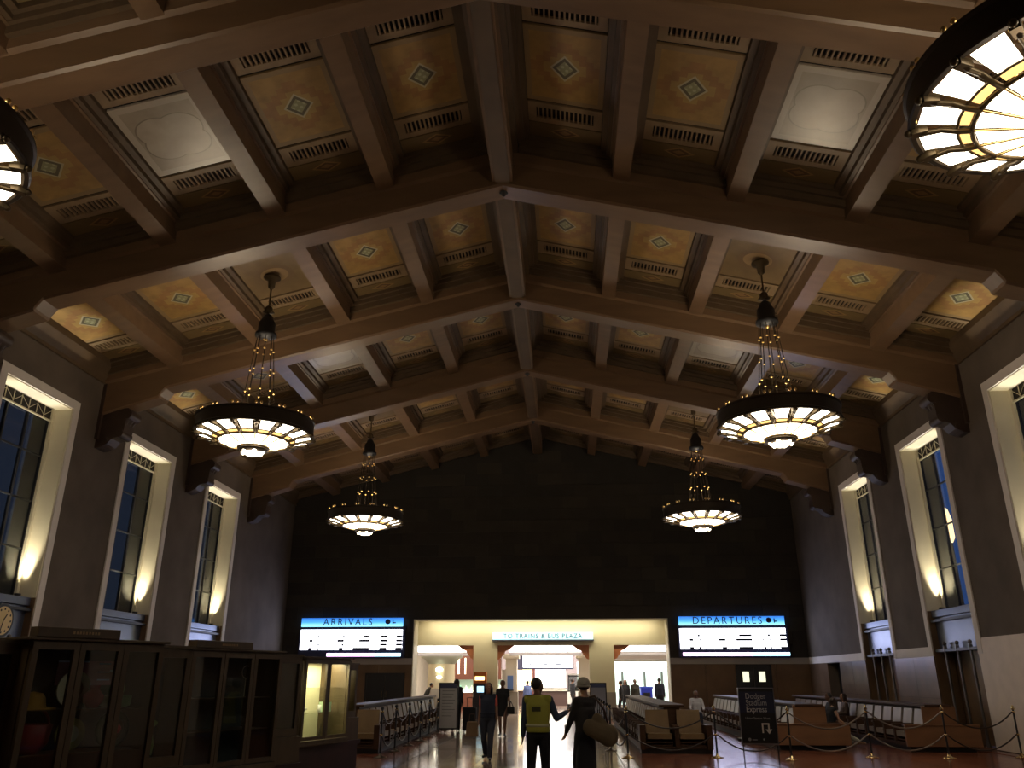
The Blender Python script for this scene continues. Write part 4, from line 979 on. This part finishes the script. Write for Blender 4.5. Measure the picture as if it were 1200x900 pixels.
for (x, y, lb, z1, rows) in ((-2.88, 29.8, 'white notice in a black frame stand left of the aisle', 1.58, 9), (2.45, 34.2, 'grey notice in a black frame stand right of the aisle', 1.56, 0)):
    t = thing('notice_stand', lb, 'sign', (x, y, 0))
    b = MB(); b.box(-.33, -.29, -.02, .02, 0, z1 + .04); b.box(.29, .33, -.02, .02, 0, z1 + .04); b.box(-.33, .33, -.02, .02, z1 - .0, z1 + .04); b.box(-.33, .33, -.02, .02, .12, .16); obj('frame', b, IRON, t)
    obj('notice', MB().box(-.29, .29, -.01, .01, .16, z1), mat('notice_white' if rows else 'notice_grey', (.5, .5, .52) if rows else (.22, .22, .27), .5), t)
    obj('header_band', MB().box(-.29, .29, -.014, -.01, z1 - .14, z1), mat('notice_head', (.05, .06, .14), .5), t)
    for k in range(rows):
        wv = .22 - .05 * (k % 3); obj('text_line', MB().box(-.22, wv, -.013, -.01, z1 - .24 - .1 * k, z1 - .225 - .1 * k), mat('ink', (.1, .1, .1), .6), t)

# ================================================================== PEOPLE
SKIN = {'tan': mat('skin_tan', (.30, .16, .10), .55), 'brown': mat('skin_brown', (.16, .08, .05), .55), 'pale': mat('skin_pale', (.45, .27, .19), .55)}
def ik(a, b, l1, l2, pole):
    a, b = Vector(a), Vector(b); d = b - a; L = min(d.length, (l1 + l2) * .999); d.normalize()
    x = (l1 * l1 - l2 * l2 + L * L) / (2 * L); h = sqrt(max(l1 * l1 - x * x, 0))
    p = Vector(pole); p = p - d * p.dot(d); p.normalize()
    return a + d * x + p * h, a + d * L
def remesh(o, v, smooth=True):
    r = o.modifiers.new('skin_surface', 'REMESH'); r.mode = 'VOXEL'; r.voxel_size = v; r.use_smooth_shade = True
    if smooth:
        s = o.modifiers.new('relax', 'SMOOTH'); s.factor = .5; s.iterations = 3
def person(label, loc, rz, H=1.7, skin='tan', sex='m', hands=None, feet=None, hip_z=None, lean=0, head_yaw=0, head_pitch=0,
           shirt=None, sleeve='long', trousers=None, dress=None, shoes=None, hair=None, hair_long=False, vox=.014, hat=None, vest=None, elbow_pole=None, knee_pole=(0, 1, 0), seated=False, shirt_low=.985, hem=None):
    t = thing('person', label, 'person', loc, rz); k = H / 1.75
    V = lambda x, y, z: Vector((x * k, y * k, z * k))
    hz = .93 if hip_z is None else hip_z / k
    pel = V(0, 0, hz); up = Vector((0, sin(lean), cos(lean))); fw_ = Vector((0, cos(lean), -sin(lean)))
    S = lambda x, f, u: pel + Vector((x * k, 0, 0)) + fw_ * (f * k) + up * (u * k)
    sw = .185 if sex == 'm' else .165; hw_ = .095 if sex == 'm' else .10
    shl = {s: S(s * sw, -.01, .49) for s in (-1, 1)}; hip = {s: S(s * hw_, 0, -.02) for s in (-1, 1)}
    neck = S(0, -.01, .55); hd = S(0, .02, .70)
    hands = hands or {-1: (-.25, .03, .80), 1: (.25, .03, .80)}; feet = feet or {-1: (-.10, 0, .08), 1: (.10, 0, .08)}
    ep = elbow_pole or {-1: (-.3, -1, -.2), 1: (.3, -1, -.2)}
    el, wr, kn, an = {}, {}, {}, {}
    for s in (-1, 1):
        el[s], wr[s] = ik(shl[s], V(*hands[s]), .29 * k, .26 * k, ep[s]); kn[s], an[s] = ik(hip[s], V(*feet[s]), .44 * k, .42 * k, knee_pole)
    hy = head_yaw; hf = Vector((sin(hy) * cos(head_pitch), cos(hy) * cos(head_pitch), sin(head_pitch))); hr = Vector((cos(hy), -sin(hy), 0)); hu = hr.cross(hf)
    Hd = lambda x, f, u: hd + hr * (x * k) + hf * (f * k) + hu * (u * k)
    b = MB()
    def B(p, r): b.ball(p, tuple(q * k for q in r) if isinstance(r, tuple) else r * k, 14, 10)
    # head, face
    B(Hd(0, -.012, .02), .088); B(Hd(0, .0, .035), (.080, .094, .085)); B(Hd(0, .03, -.045), (.058, .062, .062)); B(Hd(0, .055, -.075), .030)
    b.cone(Hd(0, .088, .015), Hd(0, .108, -.018), .009 * k, .016 * k, 8)
    B(Hd(0, .086, -.048), (.024, .014, .009)); B(Hd(0, .085, .035), (.045, .014, .010))
    for s in (-1, 1): B(Hd(s * .083, -.005, -.005), (.012, .022, .030)); B(Hd(s * .042, .062, -.015), (.026, .024, .022))
    b.cone(neck, Hd(0, -.02, -.04), .055 * k, .052 * k)
    # torso
    b.cone(S(-.06, 0, .0), S(.06, 0, .0), .105 * k, .105 * k); b.cone(S(-.045, 0, .16), S(.045, 0, .16), .093 * k, .093 * k); b.cone(S(-.065, 0, .33), S(.065, 0, .33), .105 * k, .105 * k)
    b.cone(S(-.045, 0, .0), S(-.065, 0, .33), .10 * k, .10 * k); b.cone(S(.045, 0, 0), S(.065, 0, .33), .10 * k, .10 * k)
    b.cone(S(-.1, -.01, .44), S(.1, -.01, .44), .075 * k, .075 * k); b.cone(shl[-1], neck, .055 * k, .05 * k); b.cone(shl[1], neck, .055 * k, .05 * k)
    for s in (-1, 1):
        b.cone(shl[s], el[s], .052 * k, .040 * k); b.cone(el[s], wr[s], .040 * k, .026 * k)
        b.cone(hip[s], kn[s], .088 * k, .056 * k); b.cone(kn[s], kn[s].lerp(an[s], .35), .054 * k, .056 * k); b.cone(kn[s].lerp(an[s], .35), an[s], .056 * k, .036 * k)
        ft = Vector((s * .25, 1, 0)).normalized(); b.cone(an[s] + Vector((0, -.03 * k, -.035 * k)), an[s] + ft * .15 * k + Vector((0, 0, -.05 * k)), .034 * k, .024 * k)
        # hand: palm, four fingers of unequal length, thumb
        d = (wr[s] - el[s]).normalized(); side = d.cross(Vector((0, 0, 1))) if abs(d.z) < .8 else Vector((0, 1, 0)); side.normalize(); nrm = d.cross(side).normalized()
        for q in (-.022, 0, .022): b.cone(wr[s], wr[s] + d * .075 * k + side * q * k, .020 * k, .016 * k, 8)
        for q, ln in ((-.034, .060), (-.012, .075), (.011, .070), (.032, .055)):
            p0 = wr[s] + d * .085 * k + side * q * k; p1 = p0 + (d * .6 + nrm * -.15) * ln * .6 * k; p2 = p1 + (d * .5 - nrm * .6) * ln * .5 * k
            b.cone(p0, p1, .0105 * k, .0095 * k, 6); b.cone(p1, p2, .0095 * k, .008 * k, 6)
        tb = wr[s] + d * .025 * k - side * .025 * k; b.cone(tb, tb + (d * .6 - side * .8) * .05 * k, .013 * k, .010 * k, 6)
    body = obj('body', b, SKIN[skin], t); remesh(body, vox)
    def garment(name, mb, m, v=None): o = obj(name, mb, m, t); remesh(o, v or vox * 1.15); return o
    if shirt:
        g = MB(); e = .016
        for w_, u, r in ((.06, shirt_low - .93, .105), (.045, .16, .093), (.065, .33, .108)): g.cone(S(-w_, 0, u), S(w_, 0, u), (r + e) * k, (r + e) * k)
        for s in (-1, 1): g.cone(S(s * .052, 0, shirt_low - .93), S(s * .065, 0, .33), (.102 + e) * k, (.105 + e) * k); g.cone(shl[s], neck - up * .03 * k, .068 * k, .06 * k)
        g.cone(S(-.1, -.01, .44), S(.1, -.01, .44), .088 * k, .088 * k)
        for s in (-1, 1):
            if sleeve != 'none': g.cone(shl[s], el[s] if sleeve == 'long' else shl[s].lerp(el[s], .62), .066 * k, .053 * k)
            if sleeve == 'long': g.cone(el[s], wr[s].lerp(el[s], .08), .053 * k, .037 * k)
        garment('shirt', g, shirt)
    if vest:
        g = MB(); e = .030
        g.loft([(pel.x + 0, pel.y - .01 * k, pel.z + u * k, rx * k, ry * k) for u, rx, ry in ((.02, .190, .158), (.05, .192, .160), (.16, .182, .154), (.33, .200, .160), (.42, .207, .146), (.48, .185, .105), (.53, .115, .085), (.56, .08, .07))], 24)
        for s in (-1, 1): g.cone(shl[s].lerp(neck, .12) - up * .01, neck - up * .035 * k, .082 * k, .062 * k)
        vo = garment('vest', g, vest[0])
        obj('back_patch', MB().cbox(S(-.03, -.166, .36), (.14 * k, .02, .07 * k)), vest[1], vo)
        g = MB(); g.loft([(pel.x, pel.y, (pel.z + u * k), .200 * k, .168 * k) for u in (.10, .14)], 24); obj('reflective_band', g, vest[2], vo)
    if trousers:
        g = MB(); g.cone(S(-.06, 0, .0), S(.06, 0, 0), .120 * k, .120 * k); g.cone(S(-.05, 0, .07), S(.05, 0, .07), .112 * k, .112 * k)
        for s in (-1, 1): g.cone(hip[s], kn[s], .103 * k, .074 * k); g.cone(kn[s], an[s] + (kn[s] - an[s]) * .04, .074 * k, .062 * k)
        garment('trousers', g, trousers)
    if dress:
        g = MB(); hz_ = hem if hem is not None else .5
        if not seated: g.loft([(0, 0, hz_ * k, .19 * k, .14 * k), (0, 0, (hz_ + .02) * k, .192 * k, .145 * k), (0, 0, hz * k, .175 * k, .135 * k), (0, 0, (hz + .12) * k, .135 * k, .115 * k), (0, 0, (hz + .3) * k, .15 * k, .12 * k)], 20)
        garment('skirt', g, dress)
    if shoes:
        for s in (-1, 1):
            g = MB(); ft = Vector((s * .25, 1, 0)).normalized(); a_ = an[s]
            g.cone(a_ + Vector((0, -.03 * k, -.032 * k)), a_ + ft * .16 * k + Vector((0, 0, -.045 * k)), .046 * k, .034 * k); g.cone(a_, a_ + Vector((0, -.02, -.03)), .042 * k, .045 * k); garment('shoe', g, shoes)
    if hair:
        g = MB(); g.ball(Hd(0, -.030, .035), tuple(q * k for q in (.094, .100, .096)), 16, 10)
        if hair_long:
            for q in (-.06, 0, .06): g.cone(Hd(q, -.05, .0), Hd(q * 1.3, -.07, -.24), .05 * k, .03 * k)
            for q in (-1, 1): g.cone(Hd(q * .075, -.0, .03), Hd(q * .09, .01, -.20), .030 * k, .022 * k)
        garment('hair', g, hair, vox)
    if hat:
        g = MB(); g.ball(Hd(0, -.022, .062), tuple(q * k for q in (.106, .112, .098)), 16, 10); garment('knit_hat', g, hat, vox)
        g = MB(); pts = [Hd(.104 * cos(a), -.022 + .110 * sin(a), .015) for a in [i * pi / 10 for i in range(21)]]; g.path(pts, .018 * k, 7); obj('hat_cuff', g, hat, t)
    if vox < .013:
        for s in (-1, 1): obj('eye', MB().ball(Hd(s * .034, .079, .012), .012 * k, 10, 8), mat('eye_white', (.5, .48, .45), .3), t)
    t['joints'] = ''
    return t, wr, el
BLK = mat('black_cloth', (.012, .012, .016), .85); NVY = mat('navy_cloth', (.020, .028, .055), .8); HB = mat('hair_black', (.015, .011, .010), .5)
SHO = mat('shoe_black', (.012, .012, .012), .4)
# guard, back to the camera, right arm raised from the elbow
person('person in a yellow hi-vis vest seen from behind, right forearm raised', (.75, 13.9, 0), radians(3), 1.76, 'brown', hands={-1: (-.245, .06, .84), 1: (.47, .16, 1.24)}, elbow_pole={-1: (-.4, -1, 0), 1: (.2, -.2, -1)},
       feet={-1: (-.12, 0, .08), 1: (.13, .03, .08)}, head_yaw=radians(50), shirt=mat('guard_blue', (.035, .055, .10), .8), sleeve='long', trousers=BLK, shoes=SHO, hair=HB, vox=.011,
       vest=(mat('hi_vis', (.36, .36, .05), .7), mat('patch_dark', (.06, .06, .02), .7), mat('reflective', (.50, .50, .30), .4)))
# woman with knit hat and bag
person('person in a grey knit hat and long black skirt carrying a large olive bag', (1.50, 14.05, 0), radians(38), 1.74, 'tan', 'f', hands={-1: (-.20, .26, .92), 1: (.16, .26, .95)}, head_yaw=radians(30),
       shirt=mat('dark_top', (.03, .026, .026), .85), sleeve='long', trousers=BLK, dress=BLK, hem=.06, shoes=SHO, hair=HB, hat=mat('knit_grey', (.36, .34, .29), .95, bump=.4, nscale=40), vox=.011, feet={-1: (-.09, .0, .08), 1: (.10, .05, .08)})
bt = thing('shoulder_bag', 'large olive shoulder bag hanging at the hip of the person in the knit hat', 'bag', (1.69, 13.86, 1.03), radians(20))
b = MB(); b.cone((-.12, 0, .0), (.18, 0, -.12), .13, .17); b.cone((.18, 0, -.12), (.0, 0, .12), .12, .09); o = obj('pouch', b, mat('olive_canvas', (.13, .095, .05), .8, noise=.15), bt); remesh(o, .014); o.scale = (1, .6, 1)
b = MB(); b.path([(.20, 0, -.02), (.10, -.06, .25), (-.05, -.04, .46), (-.10, .06, .44)], .018, 8); obj('strap', b, mat('strap_brown', (.06, .03, .02), .6), bt)
o = obj('held_papers', MB().cbox((0, 0, 0), (.02, .15, .11), radians(20)), mat('paper_white', (.55, .55, .55), .6), None, (1.20, 14.24, .99)); tag(o, 'small white papers held by the person in the knit hat', 'papers')
# walkers
person('person in a coral top and dark waistcoat walking towards the camera with a tan bag', (-.62, 20.2, 0), radians(174), 1.66, 'tan', 'f', hands={-1: (-.24, .06, .80), 1: (.24, .02, .78)}, feet={-1: (-.08, .20, .08), 1: (.08, -.14, .12)},
       shirt=mat('coral', (.60, .12, .09), .8), sleeve='short', trousers=mat('jeans_dark', (.03, .035, .055), .85), shoes=SHO, hair=HB, hair_long=True, vox=.0125, vest=(NVY, NVY, NVY))
bt = thing('tote_bag', 'tan tote bag carried by the person in the coral top', 'bag', (-.98, 20.1, .60), 0)
b = MB(); b.hexa([(-.15, -.05, -.1), (.15, -.05, -.1), (.15, .05, -.1), (-.15, .05, -.1), (-.12, -.03, .22), (.12, -.03, .22), (.12, .03, .22), (-.12, .03, .22)]); obj('pouch', b, mat('tan_bag', (.20, .13, .07), .7), bt, bevel=.02)
b = MB(); b.path([(-.08, 0, .2), (-.05, 0, .38), (.05, 0, .38), (.08, 0, .2)], .01, 6); obj('handle', b, MATS['strap_brown'], bt)
person('person in a short dark dress with a black handbag walking behind the coral top', (-.88, 28.2, 0), radians(183), 1.70, 'brown', 'f', hands={-1: (-.26, .1, .85), 1: (.23, .05, .85)}, feet={-1: (-.07, .16, .08), 1: (.07, -.1, .10)},
       shirt=BLK, sleeve='short', dress=BLK, hem=.62, shoes=SHO, hair=HB, vox=.016)
bt = thing('handbag', 'small black handbag of the person in the dark dress', 'bag', (-.60, 28.05, .80)); obj('pouch', MB().box(-.12, .12, -.06, .06, -.12, .1), SHO, bt, bevel=.02); obj('handle', MB().path([(-.07, 0, .1), (0, 0, .26), (.07, 0, .1)], .012, 6), SHO, bt)
# seated and distant people
sit = dict(hip_z=.50, feet={-1: (-.12, .48, .08), 1: (.12, .44, .08)}, knee_pole=(0, .3, 1), seated=True, vox=.018, shoes=SHO)
person('person in a white shirt sitting on the far settee below the departures board', (6.1, 33.2, 0), radians(175), 1.75, 'brown', hands={-1: (-.22, .35, .66), 1: (.22, .35, .66)}, shirt=mat('white_shirt', (.5, .5, .55), .8), trousers=NVY, hair=HB, **sit)
person('person in a black tank top sitting on the plain-ended settee', (8.42, 24.6, 0), radians(-78), 1.68, 'pale', 'f', hands={-1: (-.15, .45, .60), 1: (.22, .4, .58)}, lean=radians(16), shirt=BLK, sleeve='none', trousers=mat('pale_jeans', (.32, .33, .30), .8), hair=mat('hair_brown', (.035, .018, .012), .5), hair_long=True, head_yaw=radians(-40),
       hip_z=.50, feet={-1: (-.12, .70, .10), 1: (.12, .86, .10)}, knee_pole=(0, .3, 1), seated=True, vox=.014, shoes=mat('shoe_tan', (.25, .15, .08), .6))
person('person in dark clothes sitting behind the tank top, facing the aisle', (9.35, 27.5, 0), radians(90), 1.78, 'brown', hands={-1: (-.2, .35, .66), 1: (.2, .35, .66)}, shirt=BLK, trousers=BLK, hair=HB, **sit)
person('person with a pale cap sitting partly behind the black poster stand', (6.95, 26.9, 0), radians(90), 1.74, 'tan', hands={-1: (-.2, .3, .7), 1: (.2, .3, .7)}, shirt=BLK, trousers=BLK, hair=HB, hat=mat('cap_pale', (.45, .45, .38), .8), **sit)
person('person with brown hair sitting low on the settee by the right wall', (10.2, 28.8, 0), radians(90), 1.70, 'tan', hands={-1: (-.2, .3, .7), 1: (.2, .3, .7)}, shirt=mat('brown_coat', (.06, .035, .025), .8), trousers=BLK, hair=MATS['hair_brown'], hair_long=True, **sit)
std = dict(vox=.024, shoes=SHO, trousers=BLK)
person('person with long black hair standing behind the white notice', (-2.75, 30.9, 0), radians(10), 1.74, 'tan', 'f', shirt=BLK, hair=HB, hair_long=True, **std)
person('person with pale trousers walking past the utility cart', (1.55, 49.8, 0), radians(-60), 1.75, 'brown', feet={-1: (-.08, .3, .1), 1: (.08, -.3, .14)}, shirt=BLK, hair=HB, **std)
person('person in blue and white at the counter left of the shop', (-.95, 47.5, 0), radians(20), 1.65, 'tan', shirt=mat('blue_plaid', (.10, .14, .32), .8), hair=HB, **std)
person('person bending over beside the left opening of the passage', (-5.9, 43.0, 0), radians(-70), 1.65, 'tan', lean=radians(30), shirt=mat('dark_olive', (.03, .03, .02), .8), hair=HB, **std)
person('left person of the group in the right opening', (3.95, 44.0, 0), radians(80), 1.66, 'tan', shirt=BLK, hair=HB, **std)
person('middle person of the group in the right opening', (4.32, 46.0, 0), radians(160), 1.70, 'tan', shirt=BLK, hair=HB, hair_long=True, **std)
person('right person of the group in the right opening', (4.72, 44.6, 0), radians(200), 1.72, 'brown', shirt=mat('dark_olive', (.03, .03, .02)), hair=HB, **std)
person('person in a dark coat beside the blue bin', (5.9, 44.0, 0), radians(0), 1.78, 'tan', shirt=NVY, hair=HB, **std)
# rolling suitcase behind the notice and a pale duffel
t = thing('suitcase', 'tall black suitcase standing beside the white notice', 'suitcase', (-2.18, 30.2, 0))
obj('shell', MB().box(-.24, .24, -.15, .15, .06, .82), BLK, t, bevel=.04); obj('handle', MB().path([(-.1, .1, .8), (-.1, .1, 1.12), (.1, .1, 1.12), (.1, .1, .8)], .012, 6), IRON, t)
for s in (-1, 1): obj('wheel', MB().tube((s * .18 - .02, 0, .035), (s * .18 + .02, 0, .035), .035, n=12), IRON, t)
